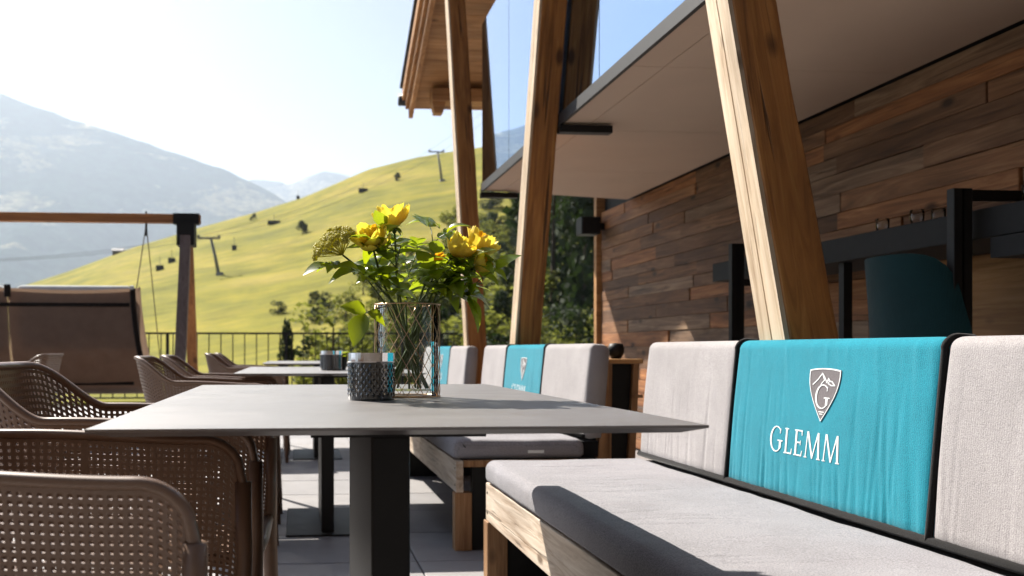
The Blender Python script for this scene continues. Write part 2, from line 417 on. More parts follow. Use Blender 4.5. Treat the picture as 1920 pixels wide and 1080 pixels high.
MT = [(-2.5,0.16),(-1.4,0.22),(-0.9,0.27),(-0.607,0.2767),(-0.456,0.2859),(-0.363,0.2775),(-0.301,0.2607),(-0.237,0.2376),(-0.178,0.2202),(-0.121,0.2015),(-0.076,0.1863),
      (-0.052,0.1773),(-0.02,0.1594),(0.024,0.1311),(0.08,0.1037),(0.193,0.0764),(0.6,0.06)]
FAR = [(-0.5,0.10),(-0.141,0.1402),(-0.075,0.1714),(-0.048,0.1762),(-0.036,0.1775),(-0.02,0.175),(-0.008,0.1713),(0.006,0.1793),(0.018,0.1834),(0.029,0.1858),
       (0.043,0.1844),(0.057,0.1812),(0.091,0.1655),(0.148,0.1494),(0.3,0.12)]
def mountain(name, tab, Y0, Y1, e0, t0, t1, nt, amp, label):
    vs = []; ny = 90
    for i in range(nt):
        tau = lerp(t0, t1, i/(nt-1)); e = interp(tab, tau)
        for j in range(ny+8):
            t = j/ny; Y = lerp(Y0, Y1, t); X = tau*Y
            if t <= 1: z = Y*(e0+(e-e0)*t**1.15)
            else: z = Y1*e - (Y-Y1)*0.5
            q = Vector((X*0.0011, Y*0.0006, 2.0+Y0*0.01))
            nz = noise.noise(q)*1.0 + noise.noise(q*2.7)*0.55 + noise.noise(q*7.1)*0.34 + noise.noise(q*19)*0.16
            k = sin(pi*min(1,max(0,t)))**0.7*amp
            k2 = noise.noise(Vector((X*0.012, Y*0.012, 5)))*amp*0.06*min(1,t*2)
            vs.append((X, Y, z+nz*k+k2))
    o = part(name, MB().grid(vs, nt, ny+8), M['mountain'], smooth=True, fix=False)
    return struct(o, label)
mountain('mountain', MT, 380, 3900, -0.20, -2.5, 0.6, 330, 150, 'hazy forested mountain slope falling from the left')
mountain('distant_mountain', FAR, 4300, 5700, 0.04, -0.5, 0.3, 140, 140, 'pale distant mountain peak above the meadow')

# haze: real air over the valley
hz = part('haze', MB().box(-10800, 5000, -400, 7200, -330, 1190), None)
hz['kind'] = 'stuff'; hz['label'] = 'bluish mountain haze'
m = bpy.data.materials.new('valley_air'); m.use_nodes = True
n = m.node_tree.nodes; l = m.node_tree.links; n.remove(n['Principled BSDF'])
pv = n.new('ShaderNodeVolumePrincipled'); pv.inputs['Color'].default_value = (0.72, 0.84, 1.0, 1)
pv.inputs['Density'].default_value = 0.00012; pv.inputs['Anisotropy'].default_value = 0.4
l.new(pv.outputs[0], n['Material Output'].inputs['Volume']); hz.data.materials.append(m)

# ------------------------------------------------------------------ shrubs and trees on the slope
def crown_mesh(name, nleaf, size, conic, seed, mat):
    rnd = random.Random(seed); mb = MB()
    blobs = []
    for k in range(9):
        h = rnd.uniform(0.18, 0.9)
        rr_ = (0.42*(1.05-h) if conic else 0.36*sqrt(max(0.05, 1-(2*h-0.95)**2)))
        a = rnd.uniform(0, 2*pi); blobs.append((cos(a)*rr_*0.75, sin(a)*rr_*0.75, h, rnd.uniform(0.13, 0.26)*(0.7 if conic else 1)))
    for k in range(nleaf):
        bx_, by_, bz_, br = rnd.choice(blobs)
        d = Vector((rnd.gauss(0,1), rnd.gauss(0,1), rnd.gauss(0,1))).normalized()*br*rnd.uniform(0.55, 1.08)
        p = Vector((bx_, by_, bz_))+d
        a = Vector((rnd.gauss(0,1), rnd.gauss(0,1), rnd.gauss(0,0.6))).normalized(); c_ = a.cross(Vector((rnd.gauss(0,1), rnd.gauss(0,1), rnd.gauss(0,1)))).normalized()
        s_ = size*rnd.uniform(0.6, 1.4)
        mb.add([p-a*s_, p+c_*s_*0.55, p+a*s_, p-c_*s_*0.55], [(0,1,2,3)])
    me = mb.mesh(name); me.materials.append(mat); return me
crowns = [crown_mesh('crown', 1500, 0.035, False, 10+k, M['shrubA']) for k in range(5)]
dcrowns = [crown_mesh('crown', 1700, 0.035, k == 0, 30+k, M['shrubB']) for k in range(3)]
trunk_me = MB().tube([(0,0,-0.1),(0.01,0,0.3),(0,0.01,0.75)], [0.03,0.022,0.008], 6).mesh('trunk'); trunk_me.materials.append(M['trunk'])
def shrub(tau, Y, hgt, wid, dark, label, group, name='shrub', cat='shrub'):
    X = tau*Y; r = empty(name, (X, Y, hill_z(tau, Y)-0.05*hgt), random.uniform(0, 6.28))
    r.scale = (wid, wid, hgt)
    me = random.choice(dcrowns if dark else crowns)
    link('crown', me, None, r, fix=False); link('trunk', trunk_me, None, r, fix=False)
    return tag(r, label, cat, group)
rg = random.Random(5)
LB = [(-0.03, -0.05), (0.008, 0.004), (0.053, 0.04), (0.0757, 0.085), (0.144, 0.185), (0.2, 0.26)]
cnt = 0
for k in range(900):
    if cnt >= 150: break
    tau = rg.uniform(-0.01, 0.37); Y = rg.uniform(19, 135)
    e = (hill_z(tau, Y)-0.85)/Y
    lb = interp(LB, e)
    if tau < lb or (tau < lb+0.03 and rg.random() < 0.55): continue
    if e > 0.15: continue
    if Y < 60 and tau < lb+0.07: continue
    cnt += 1
    hgt = rg.uniform(1.0, 2.0) if Y < 40 else rg.uniform(1.6, 3.8)
    where = 'left of the farthest timber post' if tau < 0.178 else ('between the far and middle timber posts' if tau < 0.235 else 'right of the middle timber post')
    dark = rg.random() < (0.45 if tau > 0.2 else 0.2)
    shrub(tau, Y, hgt, hgt*rg.uniform(0.9, 1.6), dark,
          ('dark evergreen' if dark else 'sunlit leafy')+' shrub in the slope thicket '+where, ('dark' if dark else 'leafy')+' shrubs of the thicket '+where)
for tau, Y, h_, lab in ((0.272, 42, 9.5, 'tall dark tree right of the middle post, leftmost of three'), (0.292, 47, 10, 'tall dark tree between its two dark neighbours by the wall corner'), (0.308, 40, 8.5, 'tall dark tree closest to the corner of the plank wall')):
    shrub(tau, Y, h_, h_*0.62, True, lab, 'tall dark trees by the wall corner', 'tree', 'tree')
tag(shrub(-0.0105, 17.2, 1.45, 0.6, True, '', None, 'conical_shrub'), 'small dark conical shrub just behind the terrace railing', 'shrub')
# meadow bushes
for tau, Y, h_, lb in ((0.006, 150, 2.2, 'low round bush alone near the meadow ridge'), (-0.045, 205, 1.6, 'tiny bush high on the meadow left of the umbel flower'), (0.03, 120, 1.8, 'low bush on the meadow just left of the topmost rose'),
                       (-0.02, 78, 1.1, 'small bush on the open meadow straight above the second table'), (0.105, 190, 1.8, 'small bush high on the meadow right of the topmost rose')):
    tag(shrub(tau, Y, h_, h_*1.4, True, '', None), lb, 'shrub')

# ski lift on the meadow
def meadow_at(tau, e):
    lo, hi = 20.0, YR-2
    for _ in range(40):
        mid = (lo+hi)/2
        if (hill_z(tau, mid)-0.85)/mid < e: lo = mid
        else: hi = mid
    return lo
lift_pts = []
for (tau, e, htop, tl, lab) in ((-0.080, 0.0774, 0.1149, -0.089, 'slim ski lift pylon standing low on the meadow left of the flowers'),
                                (0.153, 0.1777, 0.2086, 0.148, 'slim ski lift pylon near the top of the meadow by the roof')):
    Y = meadow_at(tau, e); z = hill_z(tau, Y); H_ = (htop-e)*Y
    r = empty('ski_lift_pylon', (tau*Y, Y, z)); tag(r, lab, 'pylon', 'ski lift pylons')
    dx = (tl-tau)*Y
    part('mast', MB().tube([(0,0,-0.6),(dx*0.5,0,H_*0.5),(dx,0,H_)], [0.26,0.2,0.16], 8), M['pylon'], r, smooth=True)
    part('crossarm', MB().box(dx-1.7, dx+1.2, -0.12, 0.12, H_-0.1, H_+0.14), M['pylon'], r)
    for sx in (-1.55, 1.05):
        part('sheave', MB().tube([(dx+sx,-0.5,H_+0.25),(dx+sx,0.5,H_+0.25)], 0.16, 10), M['pylon'], r)
    part('footing', MB().box(-0.45,0.45,-0.45,0.45,-0.5,0.3), M['slab'], r)
    lift_pts.append(Vector((tau*Y+dx, Y, z+H_+0.35)))
a, b_ = lift_pts
def cable_at(t):
    p = a.lerp(b_, t); p.z -= 3.0*4*t*(1-t)*0.6; return p
for off, lab in ((-1.55, 'upper thin haul cable of the ski lift'), (1.05, 'lower thin haul cable of the ski lift')):
    cb = part('lift_cable', MB().tube([cable_at(t/24.0)+Vector((off,0,0)) for t in range(-14, 38)], 0.022, 5), M['pylon'])
    tag(cb, lab, 'cable', 'ski lift cables')
def lift_chair(tau, e, size, label):
    Y = meadow_at(tau, e) if e < interp(HILL, tau)-0.004 else YR-5
    X = tau*Y; z = 0.85+e*Y
    r = empty('lift_chair', (X, Y, z)); tag(r, label, 'lift chair', 'chairs hanging on the ski lift')
    s_ = size; r.scale = (0.8, 0.8, 0.8)
    part('seat', MB().box(-s_,s_,-0.3,0.35,-0.1,0.1), M['black'], r); part('backrest', MB().box(-s_,s_,0.28,0.4,0.1,0.75), M['black'], r)
    part('hood', MB().prism([(-0.35,0.3),(0.35,0.75),(0.45,1.0),(-0.2,0.95)], 0, -s_, s_), M['blackpanel'], r)
    part('hanger', MB().tube([(0,0.3,0.7),(0,0.1,1.6),(0,0,2.6)], 0.05, 6), M['pylon'], r)
lift_chair(-0.141, 0.0815, 0.7, 'small dark lift chair low on the meadow, lowest one left of the swing post')
lift_chair(-0.129, 0.0895, 0.7, 'small dark lift chair on the meadow beside the swing post, second lowest')
lift_chair(-0.065, 0.103, 0.45, 'tiny dark lift chair just right of the lower pylon')
lift_chair(-0.024, 0.130, 1.5, 'wide dark lift chair halfway up the meadow above the white umbel flower')
lift_chair(0.069, 0.165, 1.1, 'dark lift chair high on the meadow left of the topmost rose')
lift_chair(0.001, 0.157, 0.5, 'tiny lift chair on the skyline under the distant peak')
hut = empty('farm_hut', (-0.183*(YR-12), YR-12, hill_z(-0.183, YR-12)-0.3)); hut.scale = (0.55, 0.55, 0.55); tag(hut, 'small farm hut on the meadow skyline beside the swing rope', 'hut')
part('wall', MB().box(-2.2,2.2,-1.5,1.5,-0.5,1.6), M['trunk'], hut)
part('roof', MB().prism([(-1.9,1.5),(0,2.6),(1.9,1.5),(1.9,1.65),(0,2.8),(-1.9,1.65)], 0, -2.6, 2.6), M['pylon'], hut)
part('wall', MB().box(2.21,2.5,-1.4,1.4,-0.4,1.3), M['white'], hut)

# ------------------------------------------------------------------ railing
rl = empty('terrace_railing', (0, YT-0.15, 0)); tag(rl, 'thin dark metal railing along the far terrace edge', 'railing')
part('top_rail', MB().box(-9, 2.5, -0.02, 0.02, 1.08, 1.11), M['black'], rl)
part('bottom_rail', MB().box(-9, 2.5, -0.015, 0.015, 0.10, 0.125), M['black'], rl)
bme = MB().box(-0.008, 0.008, -0.008, 0.008, 0.125, 1.08).mesh('baluster')
k = 0; x = -8.9
while x < 2.5:
    link('baluster', bme, M['black'], rl, loc=(x, 0, 0)); x += 0.18
pme = MB().box(-0.022, 0.022, -0.03, 0.03, -0.02, 1.0795).mesh('post')
for x in (-7.37, -5.57, -3.77, -1.97, -0.17, 1.63): link('post', pme, M['black'], rl, loc=(x, 0.05, 0))

# ------------------------------------------------------------------ the timber building
bd = empty('timber_building', (0, 0, 0)); tag(bd, 'hotel wing with plank wall, balcony glazing and leaning timber posts', 'building')
XW = 2.84; ZS = 2.13
def strut(y0, z0, lean, ztop, label, seed):
    """leaning square post; (y0, z0) a point on its camera-side face, lean = dy/dz"""
    rnd = random.Random(seed); ths = 0.15*cos(math.atan(lean)); L = ztop*sqrt(1+lean*lean)
    nz = 60; hw = 0.0725; hd = ths/2
    prof = [(-hw, -hd), (-hw*0.33, -hd), (hw*0.33, -hd), (hw, -hd), (hw, -hd*0.33), (hw, hd*0.33), (hw, hd), (hw*0.33, hd), (-hw*0.33, hd), (-hw, hd), (-hw, hd*0.33), (-hw, -hd*0.33)]
    c_ = 0.007
    ring = []
    for i, (px, py) in enumerate(prof):
        if i in (0, 3, 6, 9):
            sx = -1 if px < 0 else 1; sy = -1 if py < 0 else 1
            p1 = (px, py-sy*c_) ; p2 = (px-sx*c_, py)
            ring += [p1, p2] if i in (0, 6) else [p2, p1]
        else: ring.append((px, py))
    vs = []
    k = len(ring)
    for j in range(nz+1):
        z = L*j/nz
        for (px, py) in ring:
            d = noise.noise(Vector((px*14+seed, py*14, z*2.6)))*0.0035 + noise.noise(Vector((px*40, py*40+seed, z*9)))*0.0018
            q = sqrt(px*px+py*py); vs.append((px*(1+d/q), py*(1+d/q), z))
    mb = MB(); fs = []
    for j in range(nz):
        for i in range(k):
            fs.append((j*k+i, j*k+(i+1) % k, (j+1)*k+(i+1) % k, (j+1)*k+i))
    fs += [tuple(range(k))[::-1], tuple(nz*k+i for i in range(k))]
    mb.add(vs, fs)
    yb = y0 - lean*z0 + 0.075
    o = part('strut', mb, M['strut'], bd, loc=(1.4025, yb, 0.0), rot=(-math.atan(lean), 0, 0), smooth=False)
    o['label'] = label
    return o
sC = strut(2.483, 0.88, 0.330, 5.4, 'nearest leaning timber post behind the long bench', 3)
sB = strut(5.70, 0.90, -0.318, 4.9, 'middle timber post leaning towards the viewer', 11)
sA = strut(7.357, 0.912, 0.314, 4.75, 'farthest timber post leaning away under the roof', 23)
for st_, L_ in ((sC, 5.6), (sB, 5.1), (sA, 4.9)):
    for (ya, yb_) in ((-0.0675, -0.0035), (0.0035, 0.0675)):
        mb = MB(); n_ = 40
        for k in range(n_+1):                                  # slightly uneven edges of the added boards
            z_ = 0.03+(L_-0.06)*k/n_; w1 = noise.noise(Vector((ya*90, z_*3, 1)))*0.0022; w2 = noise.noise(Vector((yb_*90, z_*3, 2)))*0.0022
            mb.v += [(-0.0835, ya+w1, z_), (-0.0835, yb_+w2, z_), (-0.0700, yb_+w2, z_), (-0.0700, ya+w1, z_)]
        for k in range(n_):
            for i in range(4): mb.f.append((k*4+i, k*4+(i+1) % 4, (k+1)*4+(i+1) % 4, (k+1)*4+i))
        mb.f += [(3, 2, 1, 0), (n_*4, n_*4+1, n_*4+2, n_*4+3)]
        part('sunlit_face_strip', mb, M['sunside'], st_)  # pale boards added on the sun side to stand for its brightness
    part('pale_strip', MB().box(-0.0785, -0.0702, -0.0028, 0.0028, 0.04, L_-0.05), M['alu'], st_)  # thin pale metal strip down the middle of the face
for yb_, zb in ((5.30, 2.075), (7.62, 2.075)):
    part('bracket', MB().box(1.476, 1.78, yb_-0.035, yb_+0.035, zb, zb+0.042), M['black'], bd, bevel=0.003)
# plank wall
wall = part('plank_wall', MB().box(XW+0.03, XW+0.35, 0.6, 8.72, 0, ZS+1.6), M['blackpanel'], bd)
rp = random.Random(21)
z = 0.02
while z < ZS-0.02:
    hgt = rp.choice((0.08, 0.09, 0.105, 0.12)); hgt = min(hgt, ZS-0.004-z)
    y = 0.7+rp.uniform(-0.6, 0.0)
    while y < 8.68:
        ln = rp.uniform(0.6, 2.0); y1 = min(y+ln, 8.70)
        if 8.70-y1 < 0.15: y1 = 8.70
        ya = max(y, 0.62)
        if y1 > ya+0.05:
            pr = rp.uniform(0.0, 0.016)
            mb = MB(); mb.box(XW-pr, XW+0.028, ya+0.0008, y1-0.0008, z+0.0006, z+hgt-0.0006)
            cx_, cy_, cz_ = XW, (ya+y1)/2, z+hgt/2
            mb.v = [(a_-cx_, b2-cy_, c2-cz_) for a_, b2, c2 in mb.v]
            part('plank', mb, M['plank'], wall, loc=(cx_, cy_, cz_), rot=(0, 0, rp.uniform(-0.004, 0.004)), bevel=0.003, seg=1)
        y = y1
    z += hgt
part('corner_trim', MB().box(XW-0.05, XW+0.36, 8.725, 8.80, 0, ZS+1.6), M['purlin'], bd, bevel=0.004)
# soffit and balcony
sf = part('soffit', MB().prism([(1.49, 0.4), (XW+0.3, 0.4), (XW+0.3, 7.97), (1.49, 7.60)], 2, ZS+0.012, ZS+0.20), M['blackpanel'], bd)
ycuts = [0.45, 1.7, 2.95, 4.2, 5.45, 6.7]
for i, ya in enumerate(ycuts):
    yb_ = ycuts[i+1] if i+1 < len(ycuts) else None
    for xa, xb in ((1.50, 1.66), (1.66, XW-0.03)):
        if yb_ is None:
            f = lambda x_: 7.59+(x_-1.49)/(XW-1.49)*0.36
            poly = [(xa+.002, ya+.002), (xb-.002, ya+.002), (xb-.002, f(xb)), (xa+.002, f(xa))]
        else: poly = [(xa+.002, ya+.002), (xb-.002, ya+.002), (xb-.002, yb_-.002), (xa+.002, yb_-.002)]
        part('soffit_panel', MB().prism(poly, 2, ZS, ZS+0.0115), M['soffit'], sf)
part('balcony_edge', MB().box(1.478, 1.498, 0.4, 7.61, ZS-0.008, ZS+0.055), M['darkedge'], bd)
gz = empty('balcony_glazing'); gz.parent = bd
gy = [0.4, 2.55, 4.6, 6.62, 7.60]
for i in range(4):
    part('pane', MB().box(1.486, 1.496, gy[i]+0.005, gy[i+1]-0.005, ZS+0.058, 3.47), M['glazing'], gz)
part('backing_panel', MB().box(1.51, 1.56, 0.4, 7.60, ZS+0.25, 3.46), M['blackpanel'], bd)
# roof: sloping down towards its far eave
EY, EZ, SL = 10.55, 3.52, 0.38
def roof_z(y): return EZ+(EY-y)*SL
rf = part('roof', MB().prism([(EY, EZ+0.03), (0.5, roof_z(0.5)+0.03), (0.5, roof_z(0.5)+0.22), (EY+0.02, EZ+0.22)], 0, 1.30, 6.0), M['gutter'], bd)
nb = 0
y = EY-0.002
while y > 5.5:
    yb_ = y-0.16
    part('soffit_board', MB().prism([(y-.002, roof_z(y-.002)+0.004), (yb_+.002, roof_z(yb_+.002)+0.004), (yb_+.002, roof_z(yb_+.002)+0.028), (y-.002, roof_z(y-.002)+0.028)], 0, 1.285, 5.9), M['purlin'], rf)
    y = yb_
for xa, xb, dz0, dz1 in ((1.235, 1.283, -0.10, 0.17), (1.20, 1.234, 0.0, 0.20), (1.165, 1.199, 0.10, 0.235)):
    part('barge_board', MB().prism([(EY+0.01, EZ+dz0), (0.5, roof_z(0.5)+dz0), (0.5, roof_z(0.5)+dz1), (EY+0.01, EZ+dz1)], 0, xa, xb), M['roofwood'], rf, bevel=0.003)
part('verge_flashing', MB().prism([(EY+0.04, EZ+0.24), (0.5, roof_z(0.5)+0.24), (0.5, roof_z(0.5)+0.262), (EY+0.04, EZ+0.262)], 0, 1.14, 1.40), M['gutter'], rf)
part('gutter', MB().tube([(1.13, EY+0.08, EZ+0.12), (6.0, EY+0.08, EZ+0.12)], 0.065, 12), M['gutter'], rf, smooth=True)
part('purlin', MB().box(1.43, 5.8, 10.05, 10.25, EZ-0.03, roof_z(10.25)-0.003), M['purlin'], rf, bevel=0.004)
part('purlin_bracket', MB().prism([(1.46, EZ-0.15), (1.55, EZ-0.15), (1.58, EZ-0.032), (1.43, EZ-0.032)], 1, 10.08, 10.22), M['purlin'], rf, bevel=0.003)
part('purlin', MB().box(1.335, 5.8, 8.02, 8.24, 4.06, roof_z(8.24)-0.003), M['purlin'], rf, bevel=0.004)
part('upper_wall', MB().box(2.9, 3.2, 0.6, 8.8, ZS+1.65, 4.25), M['purlin'], bd)

# unseen dark wall added behind the viewer to cut the sky light
rw = part('added_rear_wall', MB().box(-9, 6, -2.9, -2.6, -0.6, 7.5), M['stained'])
struct(rw, 'dark timber wall added out of view behind the terrace to cut sky light')
for k in range(24):
    part('added_wall_board', MB().box(-8.99, 5.99, -2.598, -2.575, 0.02+k*0.31, 0.318+k*0.31), M['stained'], rw)

sp = empty('wall_speaker', (2.70, 8.62, 1.985)); tag(sp, 'black box loudspeaker mounted at the far corner of the plank wall', 'speaker')
part('cabinet', MB().box(-0.11, 0.07, -0.09, 0.09, -0.08, 0.08), M['black'], sp, bevel=0.008)
part('mount', MB().box(0.07, 0.139, -0.03, 0.03, -0.03, 0.03), M['black'], sp)
part('grille', MB().box(-0.10, 0.06, -0.097, -0.0905, -0.07, 0.07), M['blackpanel'], sp)

# ------------------------------------------------------------------ high bar table along the wall
bt = empty('bar_table', (0, 0, 0)); tag(bt, 'long black high bar table with steel frames against the plank wall', 'bar table')
part('tabletop', MB().box(2.40, 2.79, 2.0, 5.35, 1.24, 1.345), M['blackpanel'], bt, bevel=0.004)
part('side_box', MB().box(2.385, 2.78, 2.2, 3.10, 1.165, 1.236), M['blackpanel'], bt)
fr_w = 0.02
def portal(Y, x0, x1, ztop):
    mb = MB()
    mb.box(x0, x0+2*fr_w, Y-fr_w, Y+fr_w, 0, ztop); mb.box(x1-2*fr_w, x1, Y-fr_w, Y+fr_w, 0, ztop)
    mb.box(x0+2*fr_w, x1-2*fr_w, Y-fr_w, Y+fr_w, ztop-2*fr_w, ztop)
    part('steel_frame', mb, M['black'], bt, bevel=0.002, seg=1)
portal(4.93, 2.31, 2.38, 1.415); portal(3.20, 2.31, 2.38, 1.42)
part('top_bar', MB().box(2.381, 2.78, 4.915, 4.945, 1.375, 1.41), M['black'], bt)
part('top_bar', MB().box(2.381, 2.78, 3.185, 3.215, 1.38, 1.415), M['black'], bt)
part('rail', MB().box(2.381, 2.78, 4.915, 4.945, 1.19, 1.225), M['black'], bt)
part('leg', MB().box(2.44, 2.48, 4.08, 4.12, 0, 1.2395), M['black'], bt)
part('leg', MB().box(2.44, 2.48, 2.02, 2.06, 0, 1.2395), M['black'], bt)
part('back_panel', MB().box(2.795, 2.822, 2.0, 3.98, 0.1, 1.235), M['panelwood'], bt)
gl_prof = [(0.0, 0.0), (0.026, 0.0), (0.033, 0.045), (0.035, 0.085), (0.0335, 0.085), (0.0315, 0.045), (0.025, 0.006), (0.0, 0.006)]
gme = MB().lathe(gl_prof, nseg=18).mesh('tumbler')
for (x, y, lab) in ((2.52, 3.92, 'lone glass tumbler on the bar table closest to the leaning post'), (2.50, 3.66, 'glass tumbler at the front edge in the middle of the bar table'),
                    (2.57, 3.63, 'glass tumbler set behind another in the middle of the bar table'), (2.49, 3.42, 'glass tumbler on the bar table just left of the steel frame'),
                    (2.50, 3.06, 'glass tumbler on the bar table just right of the steel frame'), (2.56, 2.98, 'rightmost glass tumbler on the bar table')):
    o = link('glass_tumbler', gme, M['tumbler'], None, loc=(x, y, 1.3455), smooth=True, scale=(0.8, 0.8, 0.8))
    tag(o, lab, 'glass', 'tumblers on the bar table')
def bar_chair(X, Y, label):
    r = empty('bar_chair', (X, Y, 0), 0); tag(r, label, 'bar chair', 'petrol blue bar chairs')
    vs = []; nu, nv = 17, 13
    for layer in (0, 1):
        for i in range(nu):
            q = lerp(-1, 1, i/(nu-1)); a_ = q*1.25
            for j in range(nv):
                t = j/(nv-1); R = (0.23+0.02*t)-0.02*layer
                hh = 0.74+t*(0.46-0.10*abs(q)**5)
                vs.append((-R*cos(a_)*(0.85)-0.05*t, R*sin(a_)*(1.40-0.40*t), hh))
    mb = MB(); mb.grid(vs[:nu*nv], nu, nv); mb.grid(vs[nu*nv:], nu, nv)
    part('backrest', mb, M['tealdark'], r, smooth=True)
    link('seat', rbox(-0.22, 0.22, -0.23, 0.23, 0.70, 0.785, 0.03, 3), M['tealdark'], r, smooth=True)
    for sx in (-1, 1):
        for sy in (-1, 1):
            part('leg', MB().tube([(sx*0.17, sy*0.17, 0.71), (sx*0.22, sy*0.22, 0)], 0.013, 8), M['black'], r)
    part('footrest', MB().tube([(-0.2,-0.2,0.28),(0.2,-0.2,0.28),(0.2,0.2,0.28),(-0.2,0.2,0.28),(-0.2,-0.2,0.28)], 0.009, 6), M['black'], r)
    return r
bar_chair(2.44, 3.42, 'petrol blue upholstered bar chair under the bar table')

# side stand between the benches
st = empty('side_stand', (1.36, 4.32, 0)); tag(st, 'narrow wooden side stand with black panel behind the second bench', 'stand')
part('top', MB().box(-0.01, 0.20, -0.12, 0.25, 0.785, 0.806), M['purlin'], st, bevel=0.002)
part('side_board', MB().prism([(0.0,0.0),(0.055,0.0),(0.063,0.784),(0.0,0.784)], 1, -0.10, -0.075), M['benchwood'], st)
part('black_panel', MB().box(0.0, 0.175, -0.07, 0.2, 0.0, 0.783), M['black'], st)
part('leg', MB().prism([(0.118,0.0),(0.155,0.0),(0.19,0.784),(0.163,0.784)], 1, -0.10, -0.073), M['benchwood'], st)
part('cross_rail', MB().box(0.15, 0.20, -0.118, -0.101, 0.63, 0.645), M['benchwood'], st)
bowl = [(0.0,0.0),(0.02,0.0),(0.033,0.02),(0.036,0.045),(0.028,0.066),(0.0,0.07)]
for (x, y, s_, lb) in ((1.392, 4.30, 0.75, 'smaller dark round pot on the side stand'), (1.468, 4.30, 1.05, 'larger dark round pot on the side stand')):
    o = part('round_pot', MB().lathe([(a_*s_, b2*s_) for a_, b2 in bowl], nseg=20), M['black'], None, loc=(x, y, 0.8065), smooth=True); tag(o, lb, 'pot')

# ------------------------------------------------------------------ benches
def letter_polys(ch):
    """roman capital made of polygons in a cell of height 1; returns width, polygons"""
    T, t_, s_ = 0.105, 0.04, 0.036
    def serif(x, y, wd=0.11): return [(x-wd, y), (x+wd, y), (x+wd, y+s_), (x-wd, y+s_)]
    if ch == 'L':
        return 0.62, [[(0.12,0),(0.12+T,0),(0.12+T,1),(0.12,1)], serif(0.185,0.955,0.13), serif(0.16,0,0.12), [(0.2,0),(0.58,0),(0.60,0.22),(0.565,0.22),(0.53,0.05),(0.2,0.05)]]
    if ch == 'E':
        return 0.66, [[(0.12,0),(0.12+T,0),(0.12+T,1),(0.12,1)], serif(0.16,0.955,0.11), serif(0.16,0,0.11), [(0.2,0),(0.58,0),(0.62,0.22),(0.585,0.22),(0.54,0.05),(0.2,0.05)],
                      [(0.2,0.95),(0.52,0.95),(0.545,0.80),(0.58,0.80),(0.57,1),(0.2,1)], [(0.2,0.49),(0.46,0.49),(0.46,0.54),(0.2,0.54)], [(0.46,0.42),(0.49,0.42),(0.49,0.61),(0.46,0.61)]]
    if ch == 'M':
        return 1.10, [[(0.10,0),(0.15,0),(0.22,1),(0.17,1)], [(0.17,1),(0.27,1),(0.585,0.10),(0.53,0.0)], [(0.53,0.0),(0.58,0.0),(0.90,1),(0.84,1)], [(0.84,1),(0.94,1),(1.02,0),(0.915,0)],
                      serif(0.125,0,0.09), serif(0.965,0,0.11)]
    if ch == 'G':
        cx, cy, ro_x, ro_y = 0.5, 0.5, 0.44, 0.52
        ps = []; N = 30; prev = None
        for i in range(N+1):
            a_ = radians(48)+ (radians(322)-radians(48))*i/N
            wd = t_+ (T-t_)*max(0, -cos(a_))**1.0*1.0
            o_ = (cx+ro_x*cos(a_), cy+ro_y*sin(a_)); i_ = (cx+(ro_x-wd)*cos(a_), cy+(ro_y-wd*0.55-0.02)*sin(a_))
            if prev: ps.append([prev[0], o_, i_, prev[1]])
            prev = (o_, i_)
        ps += [[(0.74,0.10),(0.87,0.16),(0.87,0.44),(0.74,0.44)], [(0.62,0.43),(0.98,0.43),(0.98,0.475),(0.62,0.475)], [(0.76,0.74),(0.80,0.74),(0.82,0.95),(0.78,0.90)]]
        return 1.0, ps
BX0, BX1, BZ0, BZ1 = 1.23, 1.268, 0.468, 0.876                # backrest front line: bottom and top
def back_front(z): return lerp(BX0, BX1, (z-BZ0)/(BZ1-BZ0))
